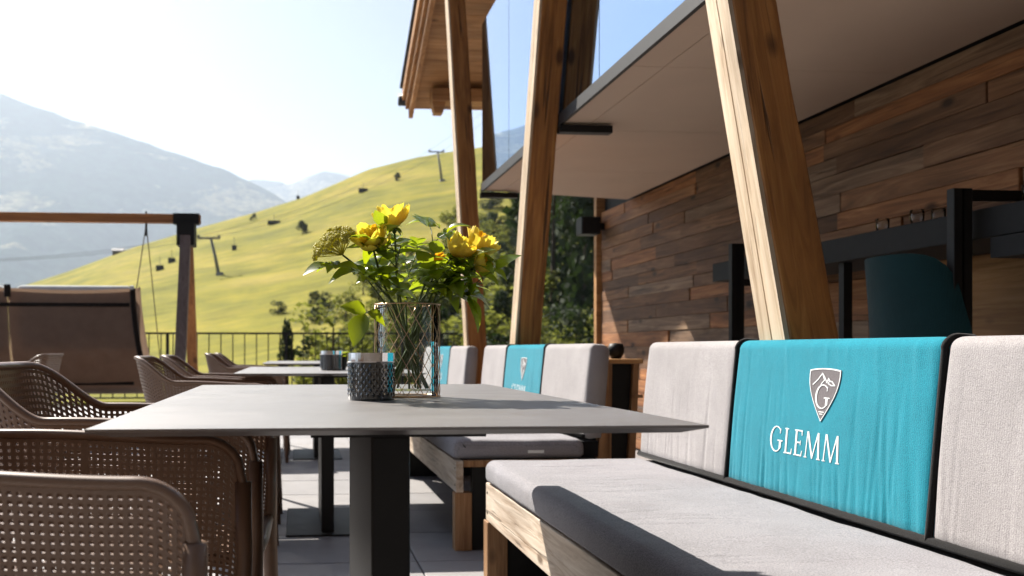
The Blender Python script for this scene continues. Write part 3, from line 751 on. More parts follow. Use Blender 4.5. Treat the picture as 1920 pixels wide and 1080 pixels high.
def back_panel(y0, y1, seed, wrinkle):
    th = 0.082; prof = []
    r = 0.028
    # closed profile (x, z), starting at the bottom of the front face going up
    nf = 22
    for k in range(nf+1):
        z = lerp(BZ0+0.018, BZ1-r, k/nf); prof.append((back_front(z), z, 1.0))
    for k in range(1, 7):
        a_ = k/7*pi/2; prof.append((back_front(BZ1-r)+r-r*cos(a_), BZ1-r+r*sin(a_), 1-k/7))
    xb = BX1+th
    for k in range(0, 6): a_ = k/5*pi/2; prof.append((xb-r+r*sin(a_), BZ1-0.004-r+r*cos(a_), 0))
    prof += [(xb-0.02, 0.60, 0), (BX0+th, BZ0, 0), (BX0+0.03, BZ0-0.006, 0), (BX0+0.008, BZ0+0.004, 0.3)]
    ny = max(12, int((y1-y0)/0.0055)); vs = []; rnd = random.Random(seed)
    creases = [(rnd.uniform(y0, y1), rnd.uniform(0.003, 0.008), rnd.uniform(0.4, 1.0), rnd.uniform(-0.10, 0.16), rnd.uniform(0.5, 1.05)) for _ in range(int(46*(y1-y0)))]
    tops = [(rnd.uniform(y0, y1), rnd.uniform(0.005, 0.011), rnd.uniform(0.3, 0.9), rnd.uniform(0.1, 0.4), rnd.uniform(0.35, 0.8)) for _ in range(int(16*(y1-y0)))]
    for i in range(ny+1):
        y = lerp(y0, y1, i/ny); e_ = min(y-y0, y1-y); pin = 0.010*exp(-e_/0.008)
        for (x, z, fw) in prof:
            h = (z-BZ0)/(BZ1-BZ0); d = 0
            if fw > 0 and wrinkle > 0:
                for (cy, wd, am, sk, top) in creases:
                    if h < top:
                        q = (y-cy-sk*(h)*0.35)/wd
                        if abs(q) < 3: d += am*exp(-q*q)*max(0, 1-h/top)**0.9
                d = min(d, 1.6)
                for (cy, wd, am, sk, bot) in tops:
                    if h > bot:
                        q = (y-cy+sk*(1-h)*0.35)/wd
                        if abs(q) < 3: d -= 0.5*am*exp(-q*q)*((h-bot)/(1-bot))**0.8
            if wrinkle == 1.0:
                d *= 1-0.85*(sstep(0.13, 0.085, abs(y-1.178))*sstep(0.10, 0.07, abs(z-0.742)))*1.0
                d *= 1-0.7*(sstep(0.22, 0.18, abs(y-1.25))*sstep(0.06, 0.04, abs(z-0.618)))
            puff = -0.004*sin(pi*min(1, max(0, h)))*fw
            cx = BX0+0.04
            x2 = x + fw*(d*wrinkle*0.0032+pin+puff) - (1-fw)*0.0
            z2 = z - (pin*0.7 if z > BZ1-0.03 else 0)
            vs.append((x2, y, z2))
    mb = MB(); k = len(prof); fs = []
    for i in range(ny):
        for j in range(k): fs.append((i*k+j, i*k+(j+1) % k, (i+1)*k+(j+1) % k, (i+1)*k+j))
    fs += [tuple(range(k)), tuple(ny*k+j for j in range(k))[::-1]]
    return mb.add(vs, fs)
def pip_path(y):
    r = 0.028; p = [(back_front(lerp(BZ0, BZ1-r, k/12))+0.002, y, lerp(BZ0+0.005, BZ1-r, k/12)) for k in range(13)]
    for k in range(1, 7):
        a_ = k/6*pi/2; p.append((back_front(BZ1-r)+r-r*cos(a_), y, BZ1-r+r*sin(a_)-0.001))
    p.append((BX1+0.06, y, BZ1-0.004)); return p
def ribbon(pts, wd, off):
    """flat stroke polygons on the backrest plane: pts in (y, z)"""
    out = []
    for (a_, b2) in zip(pts, pts[1:]):
        d = Vector((b2[0]-a_[0], b2[1]-a_[1])); 
        if d.length < 1e-6: continue
        d.normalize(); nrm = Vector((-d.y, d.x))*wd/2; e = d*wd*0.3
        out.append([(a_[0]-e.x+nrm.x, a_[1]-e.y+nrm.y), (b2[0]+e.x+nrm.x, b2[1]+e.y+nrm.y), (b2[0]+e.x-nrm.x, b2[1]+e.y-nrm.y), (a_[0]-e.x-nrm.x, a_[1]-e.y-nrm.y)])
    return out
def decal(polys, off, mat, name, parent, thick=0.0015):
    mb = MB()
    for p in polys:
        k = len(p)
        f_ = [(back_front(z)-0.004*sin(pi*(z-BZ0)/(BZ1-BZ0))-0.0006-off, y, z) for (y, z) in p]; bk = [(x+thick, y, z) for (x, y, z) in f_]
        mb.add(f_+bk, [tuple(range(k)), tuple(range(k, 2*k))[::-1]]+[(i, (i+1) % k, (i+1) % k+k, i+k) for i in range(k)])
    return part(name, mb, mat, parent)

def seat_cushion(x0, x1, y0, y1, z0, z1):
    prof = []; r = 0.03; nx = 26
    for k in range(6): a_ = k/6*pi/2; prof.append((x0+r-r*cos(a_), z1-r+r*sin(a_)))
    for k in range(nx+1): prof.append((lerp(x0+r, x1-r, k/nx), z1))
    for k in range(1, 7): a_ = k/6*pi/2; prof.append((x1-r+r*sin(a_), z1-r+r*cos(a_)))
    prof += [(x1, z0+0.012), (x1-0.012, z0), (x0+0.014, z0), (x0+0.004, z0+0.004), (x0, z0+0.014), (x0, z1-r-0.008)]
    ny = 300; vs = []; rnd = random.Random(90)
    cr = [(rnd.uniform(y0+0.1, y1-0.1), rnd.uniform(0.003, 0.006), rnd.uniform(0.5, 1.0), rnd.uniform(-0.1, 0.25), rnd.uniform(0.80, 1.0), rnd.uniform(0.12, 0.3)) for _ in range(30)]
    for i in range(ny+1):
        y = lerp(y0, y1, i/ny); e_ = min(y-y0, y1-y); q_ = min(1, e_/r); ins = r*(1-sqrt(max(0, 1-(1-q_)**2)))
        for (x, z) in prof:
            top = sstep(z1-0.03, z1-0.004, z); d = 0.0
            if top > 0:
                d += 0.0035*noise.noise(Vector((x*5, y*4, 1.7)))+0.0018*noise.noise(Vector((x*14, y*11, 4.2)))
                for (cy, wd, am, sk, cx, ln) in cr:
                    u = (y-cy-sk*(x-cx))/wd
                    if abs(u) < 3 and abs(x-cx) < ln: d -= 0.0042*am*exp(-u*u)*(1-abs(x-cx)/ln)
            f = noise.noise(Vector((y*9, z*20, 8)))*0.002 if x < x0+0.02 else 0
            zc = (z0+z1)/2; xc = (x0+x1)/2
            vs.append((x+f+(ins if x < x0+r*1.01 else (-ins if x > x1-r*1.01 else 0))*0.9, y, z+d*top-(ins if z > zc else 0)))
    mb = MB(); k = len(prof); fs = []
    for i in range(ny):
        for j in range(k): fs.append((i*k+j, i*k+(j+1) % k, (i+1)*k+(j+1) % k, (i+1)*k+j))
    fs += [tuple(range(k)), tuple(ny*k+j for j in range(k))[::-1]]
    return mb.add(vs, fs)
def make_bench():
    r = empty('upholstered_bench', (0, 0, 0))
    # local y: 0 near end .. 2.36 far end
    segs = [(0.0, 0.765, 'grey'), (0.775, 1.652, 'teal'), (1.662, 2.36, 'grey')]
    panels = []
    for i, (a_, b2, mk) in enumerate(segs):
        o = part('backrest_panel', back_panel(a_, b2, 40+i, 1.0 if mk == 'teal' else 0.55), M[mk], r, smooth=True)
        o['label'] = 'teal backrest panel with crest' if mk == 'teal' else 'pale grey backrest panel'; panels.append(o)
    for y in (0.770, 1.657):
        part('piping', MB().tube(pip_path(y), 0.0075, 8), M['piping'], r, smooth=True)
    part('piping', MB().tube([(BX0+0.004, y, BZ0+0.006) for y in (0.0, 0.6, 1.2, 1.8, 2.36)], 0.0095, 8), M['piping'], r, smooth=True)
    # crest: shield outline in (y, z); image right is -y
    cy, cz = 1.178, 0.742; hw, hh = 0.066, 0.063
    def shield(sc):
        pts = []
        for k in range(9): q = lerp(-1, 1, k/8); pts.append((cy-q*hw*sc, cz+hh*sc*(0.93+0.07*(1-q*q))))
        for k in range(1, 11):
            q = k/10; pts.append((cy-hw*sc*(1-q**1.7)*(1+0.10*sin(pi*q)), cz+hh*sc*(0.93-1.95*q)))
        for k in range(9, 0, -1):
            q = k/10; pts.append((cy+hw*sc*(1-q**1.7)*(1+0.10*sin(pi*q)), cz+hh*sc*(0.93-1.95*q)))
        return pts
    o = decal([shield(1.0)], 0.0008, M['shield'], 'crest', panels[1])
    out = shield(1.0); inn = shield(0.955)
    pol = [[out[i], out[(i+1) % len(out)], inn[(i+1) % len(out)], inn[i]] for i in range(len(out))]
    def S2(px, pz): return (cy-px*hw, cz+pz*hh)
    mtn = [(-0.72, 0.36), (-0.42, 0.56), (-0.16, 0.80), (0.05, 0.62), (0.18, 0.46), (0.27, 0.62), (0.36, 0.52), (0.52, 0.50), (0.70, 0.36)]
    pol += ribbon([S2(*p) for p in mtn], 0.0028, 0)
    pol += ribbon([S2(*p) for p in [(-0.16, 0.80), (0.02, 0.55), (-0.12, 0.45), (-0.2, 0.34)]], 0.0024, 0)
    pol += ribbon([S2(*p) for p in [(0.27, 0.62), (0.33, 0.5), (0.26, 0.44), (0.46, 0.36), (0.70, 0.36)]], 0.0024, 0)
    wd, ps = letter_polys('G')
    for p in ps: pol.append([(cy+0.036-0.068*q[0], cz-0.033+0.056*q[1]) for q in p])
    pol += ribbon([S2(-0.17, -0.66), S2(0.17, -0.66)], 0.002, 0) + ribbon([S2(-0.10, -0.74), S2(0.10, -0.74)], 0.002, 0)
    decal(pol, 0.0018, M['thread'], 'crest_lines', panels[1], 0.0008)
    # lettering GLEMM
    pol = []; x = 0.0; glyphs = []
    for ch in 'GLEMM':
        wd, ps = letter_polys(ch); glyphs.append((x, ps)); x += wd+0.07
    Wt, Ht = 0.333, 0.064; k_ = Wt/x
    for gx, ps in glyphs:
        for p in ps: pol.append([(1.415-(gx+q[0])*k_, 0.586+q[1]*Ht) for q in p])
    decal(pol, 0.0006, M['thread'], 'lettering', panels[1], 0.001)
    # seat cushion
    cu = part('seat_cushion', seat_cushion(0.66, 1.236, -0.02, 2.33, 0.385, 0.462), M['seatgrey'], r, smooth=True)
    part('cushion_label', MB().box(0.985, 1.055, -0.0225, -0.0203, 0.405, 0.418), M['thread'], cu)
    part('gap_strip', MB().box(1.225, 1.30, 0.0, 2.33, 0.386, 0.452), M['piping'], r)
    # frame
    part('seat_board', MB().box(0.70, 1.28, -0.03, 2.33, 0.362, 0.3845), M['blackpanel'], r)
    part('apron', MB().box(0.668, 0.70, -0.055, 2.345, 0.245, 0.378), M['apron'], r, bevel=0.003)
    part('end_rail', MB().box(0.702, 1.20, -0.055, -0.03, 0.352, 0.380), M['benchwood'], r, bevel=0.002)
    for y in (-0.062, 2.29):
        part('leg', MB().box(0.662, 0.735, y, y+0.068, 0, 0.2445), M['benchwood'], r, bevel=0.003)
        part('end_panel', MB().box(0.738, 1.25, y+0.012, y+0.056, 0, 0.351), M['blackpanel'], r)
    for y in (0.0, 2.3):
        part('rear_leg', MB().prism([(1.26, 0.0), (1.31, 0.0), (1.36, 0.80), (1.352, 0.80)], 1, y+0.02, y+0.07), M['benchwood'], r)
    for y in (-0.03, 2.318):
        for z in (0.275, 0.345): part('screw', MB().tube([(0.6665, y, z), (0.669, y, z)], 0.005, 8), M['black'], r)
    return r
bench = make_bench()
GRP = 'grey and teal benches in a row'
for i, (yy, lab) in enumerate(((1.0, 'nearest grey bench with teal crest panel, beside the near table'),
                               (4.04, 'second grey and teal bench, behind the near table top'),
                               (7.06, 'third grey and teal bench, mostly hidden behind the glass vase'))):
    o = bench if i == 0 else copy_tree(bench)
    o.location = (0, yy, 0); tag(o, lab, 'bench', GRP)

# ------------------------------------------------------------------ tables
def make_table():
    r = empty('dining_table', (0, 0, 0))
    # knife-edged top: wide upper face, bevelled underside
    x0, x1, y0, y1, z = -0.285, 0.585, 1.315, 2.93, 0.742
    c_ = 0.03
    mb = MB(); vs = [(x0,y0,z),(x1,y0,z),(x1,y1,z),(x0,y1,z),(x0,y0,z-.004),(x1,y0,z-.004),(x1,y1,z-.004),(x0,y1,z-.004),
                     (x0+c_,y0+c_,z-.013),(x1-c_,y0+c_,z-.013),(x1-c_,y1-c_,z-.013),(x0+c_,y1-c_,z-.013)]
    fs = [(0,1,2,3),(11,10,9,8)]
    for a_ in (0, 4):
        for i in range(4): fs.append((a_+i, a_+(i+1) % 4, a_+4+(i+1) % 4, a_+4+i))
    top = part('tabletop', mb.add(vs, fs), M['table'], r)
    part('column', MB().box(0.111, 0.170, 1.43, 2.03, 0.009, 0.720), M['black'], r, bevel=0.004)
    part('top_plate', MB().box(0.02, 0.28, 1.40, 2.40, 0.7205, 0.7285), M['black'], r)
    part('base_plate', MB().box(-0.05, 0.33, 1.36, 2.10, 0.001, 0.0085), M['black'], r, bevel=0.002)
    return r
tb = make_table()
for i, (dy, lab) in enumerate(((0, 'near dark dining table with the flower vase on it'), (2.98, 'second dark dining table, behind the candle jar'), (6.0, 'farthest dark dining table in front of the railing'))):
    o = tb if i == 0 else copy_tree(tb)
    o.location = (0.0 if i < 2 else 0.02, dy, 0); tag(o, lab, 'table', 'dark dining tables in a row')

# ------------------------------------------------------------------ perforated armchairs
def chair_path():
    """plan of the shell from one arm front round the back to the other, with arc length"""
    pts = []; r = 0.14; ya = 0.262; xf = 0.27; xb = -0.275
    n1 = 30
    for k in range(n1): pts.append((lerp(xf, xb+r, k/n1), -ya))
    for k in range(24): a_ = pi/2*k/24; pts.append((xb+r-r*sin(a_), -ya+r-r*cos(a_)))
    for k in range(10): pts.append((xb, lerp(-ya+r, ya-r, k/10)))
    for k in range(24): a_ = pi/2*k/24; pts.append((xb+r-r*cos(a_), ya-r+r*sin(a_)))
    for k in range(n1+1): pts.append((lerp(xb+r, xf, k/n1), ya))
    L = [0]
    for p, q in zip(pts, pts[1:]): L.append(L[-1]+math.hypot(q[0]-p[0], q[1]-p[1]))
    return pts, L
CP, CL = chair_path()
def path_at(s):
    s = min(max(s, 0), CL[-1]); lo = 0
    import bisect
    i = min(max(bisect.bisect_right(CL, s)-1, 0), len(CP)-2); t = (s-CL[i])/(CL[i+1]-CL[i])
    return lerp(CP[i][0], CP[i+1][0], t), lerp(CP[i][1], CP[i+1][1], t)
def top_z(x):
    z = 0.695+0.012*sstep(0.2, -0.1, x)
    z = lerp(0.812, z, sstep(-0.265, -0.13, x))
    if x > 0.20: q = (x-0.20)/0.07; z -= 0.07*(1-sqrt(max(0, 1-min(1, q)**2)))
    return z
def shell(s, t):
    x, y = path_at(s); zt = top_z(x); zb = 0.425
    z = lerp(zb, zt, t); h = (z-zb)/0.38
    f = 1-0.13*max(0.0, 1-h)**1.3
    back = sstep(0.0, -0.27, x)
    return Vector((x*f - back*0.055*h + (0.02*(1-h) if x > 0 else 0), y*f*(1.0+0.03*h), z))
def perforated(fn, nu, nv, th, frac=0.2, solid=None):
    """grid of cells each with a square hole, both faces and hole walls"""
    mb = MB(); P = {}
    def nrm(u, v):
        e = 1e-3
        d = (fn(min(1, u+e), v)-fn(max(0, u-e), v)).cross(fn(u, min(1, v+e))-fn(u, max(0, v-e)))
        return d.normalized() if d.length > 1e-12 else Vector((0,0,1))
    V_ = []
    idx = {}
    def vert(u, v):
        key = (round(u*1e5), round(v*1e5))
        if key in idx: return idx[key]
        p = fn(u, v); nn = nrm(u, v)*th/2
        idx[key] = len(V_); V_.append(p+nn); V_.append(p-nn); return idx[key]
    F_ = []
    for i in range(nu):
        for j in range(nv):
            u0, u1, v0, v1 = i/nu, (i+1)/nu, j/nv, (j+1)/nv
            c4 = [vert(u0,v0), vert(u1,v0), vert(u1,v1), vert(u0,v1)]
            if solid and solid((u0+u1)/2, (v0+v1)/2):
                F_.append(tuple(c4)); F_.append(tuple(k+1 for k in c4)[::-1]); continue
            a_, b2 = lerp(u0,u1,frac), lerp(u0,u1,1-frac); c2, d2 = lerp(v0,v1,frac), lerp(v0,v1,1-frac)
            i4 = [vert(a_,c2), vert(b2,c2), vert(b2,d2), vert(a_,d2)]
            for k in range(4):
                k2 = (k+1) % 4
                F_.append((c4[k], c4[k2], i4[k2], i4[k])); F_.append((c4[k]+1, i4[k]+1, i4[k2]+1, c4[k2]+1))
                F_.append((i4[k], i4[k2], i4[k2]+1, i4[k]+1))
    mb.v = [tuple(p) for p in V_]; mb.f = F_
    return mb
def make_chair():
    r = empty('armchair', (0, 0, 0)); Lt = CL[-1]
    part('shell', perforated(lambda u, v: shell(u*Lt, v), 126, 25, 0.005, 0.25), M['chair'], r, fix=False)
    def seat(u, v):
        x = lerp(-0.235, 0.245, u); wdt = 0.222-0.05*sstep(0.0, -0.24, x); y = lerp(-wdt, wdt, v)
        return Vector((x, y, 0.44-0.012*sin(pi*u)*sin(pi*v)-0.012*sstep(0.18, 0.25, x)))
    part('seat', perforated(seat, 36, 33, 0.006, 0.26), M['chair'], r, fix=False)
    # rim along the top edge, running on down the front of both arms into the front legs
    path = []
    for k in range(0, 161):
        path.append(shell(Lt*k/160, 1.0))
    fr = [Vector((0.268, -0.255, z)) for z in (0.44, 0.50, 0.56, 0.60)]
    fl_ = [Vector((p.x, -p.y, p.z)) for p in fr][::-1]
    part('rim', MB().tube(fr+path+fl_, 0.0085, 8, sx=1.35), M['chair'], r, smooth=True)
    for sy in (-1, 1):
        part('leg', MB().tube([(0.268, sy*0.255, 0.625), (0.267, sy*0.252, 0.5), (0.262, sy*0.246, 0.40), (0.27, sy*0.25, 0.2), (0.285, sy*0.258, 0.0)], [0.014, 0.017, 0.021, 0.018, 0.0125], 10, sx=1.1), M['chair'], r, smooth=True)
        part('leg', MB().tube([(-0.20, sy*0.185, 0.445), (-0.235, sy*0.205, 0.25), (-0.285, sy*0.235, 0.0)], [0.022, 0.018, 0.0125], 10), M['chair'], r, smooth=True)
        part('seat_rail', MB().tube([(0.262, sy*0.238, 0.425), (0.0, sy*0.228, 0.42), (-0.21, sy*0.182, 0.435)], 0.013, 8), M['chair'], r, smooth=True)
    part('front_rail', MB().tube([(0.262, -0.238, 0.422), (0.266, 0, 0.415), (0.262, 0.238, 0.422)], 0.013, 8), M['chair'], r, smooth=True)
    return r
ch0 = make_chair()
CH = [(-0.372, 1.395, -3, 'nearest brown perforated armchair at the bottom left corner'),
      (-0.342, 2.20, -2, 'second brown perforated armchair, tucked under the near table'),
      (-0.375, 4.42, 0, 'brown armchair at the near end of the second table'),
      (-0.375, 5.22, 1, 'brown armchair at the far end of the second table'),
      (-0.36, 7.45, 0, 'brown armchair at the farthest table, nearer one'),
      (-0.36, 8.25, 2, 'brown armchair at the farthest table, by the railing'),
      (-2.02, 6.9, 175, 'brown armchair standing alone in front of the hanging swing'),]
for i, (x, y, a_, lab) in enumerate(CH):
    o = ch0 if i == 0 else copy_tree(ch0)
    o.location = (x, y, 0); o.rotation_euler = (0, 0, radians(a_)); tag(o, lab, 'armchair', 'brown perforated armchairs')

# ------------------------------------------------------------------ hanging swing
sfm = empty('swing_frame', (0, 9.5, 0)); tag(sfm, 'wooden swing frame with black steel brackets and slanted legs', 'swing frame')
part('beam', MB().box(-5.2, -0.945, -0.05, 0.05, 2.085, 2.172), M['swingwood'], sfm, bevel=0.004)
for x in (-1.08, -4.9):
    for sy in (-1, 1):
        vs = MB().prism([(sy*0.055-0.045, 2.0), (sy*0.055+0.045, 2.0), (sy*0.80+0.045, 0), (sy*0.80-0.045, 0)], 0, x-0.05, x+0.05)
        part('leg', vs, M['swingleg'] if sy > 0 else M['swingshade'], sfm, bevel=0.004)  # near legs get the shade-coloured timber
    part('bracket', MB().box(x-0.085, x+0.085, -0.115, 0.115, 1.86, 2.08), M['black'], sfm)
    part('bracket_cap', MB().box(x-0.125, x+0.125, -0.06, 0.06, 2.075, 2.178), M['black'], sfm)
sw = empty('hanging_swing_seat', (0, 9.3, 0)); tag(sw, 'brown fabric hanging swing seat seen from behind with pale cushions', 'swing seat')
def swing_prof(t):
    """from the top of the back down and under the seat: (y, z)"""
    pts = [(-0.22, 1.42), (-0.20, 1.15), (-0.14, 0.85), (-0.02, 0.60), (0.15, 0.46), (0.38, 0.41), (0.75, 0.42)]
    k = t*(len(pts)-1); i = min(int(k), len(pts)-2); q = k-i
    p0 = pts[max(i-1,0)]; p1 = pts[i]; p2 = pts[i+1]; p3 = pts[min(i+2, len(pts)-1)]
    f = lambda a_, b2, c2, d2: 0.5*((2*b2)+(-a_+c2)*q+(2*a_-5*b2+4*c2-d2)*q*q+(-a_+3*b2-3*c2+d2)*q**3)
    return f(p0[0],p1[0],p2[0],p3[0]), f(p0[1],p1[1],p2[1],p3[1])
def swing_sheet(xa, xb, off, t0=0.0, t1=1.0, th=0.03, nx=30, nt=40, sag=0.02):
    vs = []
    for layer in (0, 1):
        for i in range(nx+1):
            for j in range(nt+1):
                t = lerp(t0, t1, j/nt); y, z = swing_prof(t); x = lerp(xa, xb+(0.10*sstep(0, 0.7, t) if xb > -2 else 0), i/nx)
                wob = noise.noise(Vector((x*2.2, t*5, 1.0)))*0.012
                vs.append((x, y+off+layer*th+wob*sag/0.02, z - (sag*sin(pi*((x-xa)/(xb-xa)))*(1-t) if t0 == 0 else 0)))
    mb = MB(); k = (nx+1)*(nt+1); mb.grid(vs[:k], nx+1, nt+1); mb.grid(vs[k:], nx+1, nt+1); return mb
part('back_fabric', swing_sheet(-2.66, -1.53, 0.0), M['swingfab'], sw, smooth=True)
part('back_fabric', swing_sheet(-4.3, -2.67, 0.0), M['swingfab'], sw, smooth=True)
def strap_path(t): return [(x, swing_prof(t)[0]-0.008, swing_prof(t)[1]) for x in (-4.3, -3.4, -2.5, -1.56)]
for t in (0.105, 0.575): part('strap', MB().tube(strap_path(t), 0.02, 6, sx=0.5), M['strap'], sw)
part('edge_band', MB().tube([(-1.53+0.10*sstep(0, 0.7, k/24), swing_prof(k/24)[0], swing_prof(k/24)[1]) for k in range(19)], 0.026, 8), M['strap'], sw, smooth=True)
part('edge_band', MB().tube([(-2.665, swing_prof(k/24)[0]-0.005, swing_prof(k/24)[1]+0.03) for k in range(3)], 0.03, 8), M['strap'], sw, smooth=True)
# side sling
vs = []
for i in range(13):
    t = i/12*0.75; y, z = swing_prof(t)
    for j in range(6): q = j/5; vs.append((-1.505+0.10*sstep(0, 0.7, t)+0.03*sin(pi*q)+0.02*q, y+q*0.42*(0.15+t), z+0.02*q))
part('side_sling', MB().grid(vs, 13, 6), M['swingfab'], sw, smooth=True)
for (xa, xb) in ((-4.2, -2.74), (-2.62, -1.56)):
    o = link('back_cushion', rbox(xa, xb, -0.125, 0.02, 0.98, 1.452, 0.05, 4), M['white'], sw, smooth=True)
o = link('seat_cushion', rbox(-4.2, -1.58, 0.2, 0.85, 0.45, 0.60, 0.05, 4), M['white'], sw, smooth=True)
part('seat_frame_rail', MB().tube([(-4.35, 0.62, 0.42), (-1.42, 0.62, 0.42)], 0.022, 8), M['black'], sw)
for (x, ya, yb_) in ((-1.47, 0.0, 0.0),):
    part('rope', MB().tube([(-1.47, 0.2, 2.08), (-1.50, -0.18, 1.42)], 0.005, 5), M['trunk'], sw)
    part('rope', MB().tube([(-1.47, 0.2, 2.08), (-1.36, 0.60, 0.43)], 0.005, 5), M['trunk'], sw)
    part('rope', MB().tube([(-4.4, 0.2, 2.08), (-4.33, 0.02, 1.42)], 0.005, 5), M['trunk'], sw)
    part('rope', MB().tube([(-4.4, 0.2, 2.08), (-4.4, 0.60, 0.43)], 0.005, 5), M['trunk'], sw)
    part('swivel_hook', MB().tube([(-1.47, 0.2, 2.20), (-1.47, 0.2, 1.96)], [0.008, 0.016], 6), M['black'], sw)
for xx in (-1.53,): part('buckle', MB().lathe([(0, -0.02), (0.024, -0.012), (0.024, 0.012), (0, 0.02)], -1.53, -0.26, 10), M['white'], sw, loc=(0, 0, 1.425))

# ------------------------------------------------------------------ candle jar, vase, flowers
ZT = 0.7425
def candle_jar(x, y, rr_, hh_, label):
    r = empty('candle_jar', (x, y, ZT)); tag(r, label, 'candle jar')
    nu, nv = 26, 9; R = rr_; h0, h1 = 0.004, hh_*0.80
    mb = MB(); V_ = []; F_ = []
    def P(a_, z, rad): return (rad*cos(a_), rad*sin(a_), z)
    vi = {}
    for j in range(nv+1):
        for i in range(nu):
            a_ = 2*pi*(i+0.5*(j % 2))/nu; z = lerp(h0, h1, j/nv); vi[(i, j)] = len(V_); V_.append(P(a_, z, R*0.955))
    # raised diamonds: each centred on a lattice point between rows
    for j in range(1, nv):
        for i in range(nu):
            sh = 0.5*(j % 2)
            a_ = 2*pi*(i+sh)/nu
            if j+1 > nv: continue
            il = (i-1) if j % 2 == 0 else i
            ir = i if j % 2 == 0 else i+1
            # neighbours: up/down rows have opposite parity
            up = [(il % nu, j+1), (ir % nu, j+1)]; dn = [(il % nu, j-1), (ir % nu, j-1)]
            c_ = len(V_); z = lerp(h0, h1, j/nv); V_.append(P(a_, z, R*1.0))
            k0 = len(V_); dz = (h1-h0)/nv*0.96; da = pi/nu*0.96
            V_ += [P(a_-da, z, R*0.95), P(a_, z+dz, R*0.95), P(a_+da, z, R*0.95), P(a_, z-dz, R*0.95)]
            for q in range(4): F_.append((c_, k0+q, k0+(q+1) % 4))
    mb.add(V_, F_)
    mb.lathe([(0, 0), (R*0.95, 0), (R*0.962, h0), (R*0.962, h1+0.002), (R*0.9, h1+0.002), (R*0.9, 0.008), (0, 0.008)], nseg=36)
    part('glass', mb, M['jar'], r, fix=False)
    part('metal_rim', MB().lathe([(R*0.985, h1), (R*0.995, h1+0.002), (R*0.995, hh_), (R*0.97, hh_), (R*0.965, h1)], nseg=48, close=True), M['chrome'], r, smooth=False)
    part('candle', MB().lathe([(0, 0.01), (R*0.72, 0.01), (R*0.72, hh_*0.6), (0, hh_*0.6)], nseg=24), M['wax'], r)
    return r
candle_jar(0.158, 2.035, 0.0515, 0.100, 'dark diamond-cut glass candle jar with chrome rim beside the vase')
candle_jar(0.175, 4.93, 0.058, 0.10, 'dark candle jar standing on the second table')
VX, VY, VR, VH = 0.247, 2.135, 0.0735, 0.208
vz = empty('glass_vase', (VX, VY, ZT)); tag(vz, 'clear glass cylinder vase in a copper wire diamond mesh', 'vase')
part('glass', MB().lathe([(0, 0.001), (VR*0.94, 0.001), (VR*0.955, 0.004), (VR*0.955, VH), (VR*0.925, VH), (VR*0.925, 0.016), (0, 0.016)], nseg=48), M['glass'], vz, smooth=False)
nw = 11
for sgn in (-1, 1):
    for i in range(nw):
        p = []
        for k in range(15):
            t = k/14; a_ = 2*pi*(i/nw+sgn*t*0.27); p.append((VR*cos(a_), VR*sin(a_), 0.003+t*(VH-0.004)))
        part('wire', MB().tube(p, 0.0009, 5), M['copper'], vz, smooth=True)
for z, rr_ in ((VH, 0.0016), (0.003, 0.0018)):
    part('ring', MB().tube([(VR*cos(2*pi*k/40), VR*sin(2*pi*k/40), z) for k in range(41)], rr_, 6, cap=False), M['copper'], vz, smooth=True)

def leaf_mesh(L_, W_, seed, fold=0.25, curl=0.3):
    rnd = random.Random(seed); n_ = 7; vs = []
    for k in range(n_+1):
        t = k/n_; wd = W_*0.5*(sin(pi*t**0.8)**0.9)*(1-0.25*t)*1.15
        if k in (0, n_): wd = 0.0004
        zz = -curl*L_*t*t+0.05*L_*sin(pi*t); x = L_*t
        ser = 1+0.07*(k % 2)
        vs += [(x, -wd*ser, zz+fold*wd), (x, 0, zz), (x, wd*ser, zz+fold*wd)]
    mb = MB(); fs = []
    for k in range(n_):
        for j in range(2): fs.append((k*3+j, (k+1)*3+j, (k+1)*3+j+1, k*3+j+1))
    me = mb.add(vs, fs).mesh('leaf'); me.polygons.foreach_set('use_smooth', [True]*len(me.polygons)); return me
LEAF = [leaf_mesh(1, w_, k, f_, c_) for k, (w_, f_, c_) in enumerate(((0.62, 0.25, 0.15), (0.58, 0.4, 0.35), (0.66, 0.15, 0.05), (0.55, 0.5, 0.5)))]
LEAFL = [me.copy() for me in LEAF]
for me in LEAF: me.materials.append(M['leaf'])
for me in LEAFL: me.materials.append(M['leafl'])
def orient(d, up):
    x = Vector(d).normalized(); u = Vector(up); y = u.cross(x)
    if y.length < 1e-3: y = Vector((0,1,0)).cross(x)
    y.normalize(); z = x.cross(y)
    return Matrix((x, y, z)).transposed().to_4x4()
def add_leaf(parent, p, d, up, size, light=False, rnd=random):
    me = rnd.choice(LEAFL if light else LEAF)
    o = bpy.data.objects.new('leaf', me); COL.objects.link(o); o.parent = parent
    o.matrix_local = Matrix.Translation(Vector(p)) @ orient(d, up) @ Matrix.Scale(size, 4)
    return o
def petal_mesh(seed, cup, wide):
    rnd = random.Random(seed); nu, nv = 6, 6; vs = []
    for i in range(nu+1):
        t = i/nu
        for j in range(nv+1):
            q = lerp(-1, 1, j/nv); wd = wide*(sin(pi*min(1, t*0.78+0.06))**0.7)
            x = q*wd*0.5; zz = t - 0.10*q*q*t
            y = cup*(0.34*sin(pi*t*0.75)) - 0.30*q*q*wd*0.6 + (0.16*(t-0.75)*4 if t > 0.75 else 0)*0.7 + rnd.uniform(-0.015, 0.015) + 0.05*t*t*sin(q*7+seed*2)
            zz += 0.035*t*sin(q*9+seed)
            vs.append((x, y, zz))
    me = MB().grid(vs, nu+1, nv+1).mesh('petal'); me.polygons.foreach_set('use_smooth', [True]*len(me.polygons)); return me
PET = [petal_mesh(k, c_, w_) for k, (c_, w_) in enumerate(((1.0, 0.95), (0.8, 1.05), (1.25, 0.9)))]
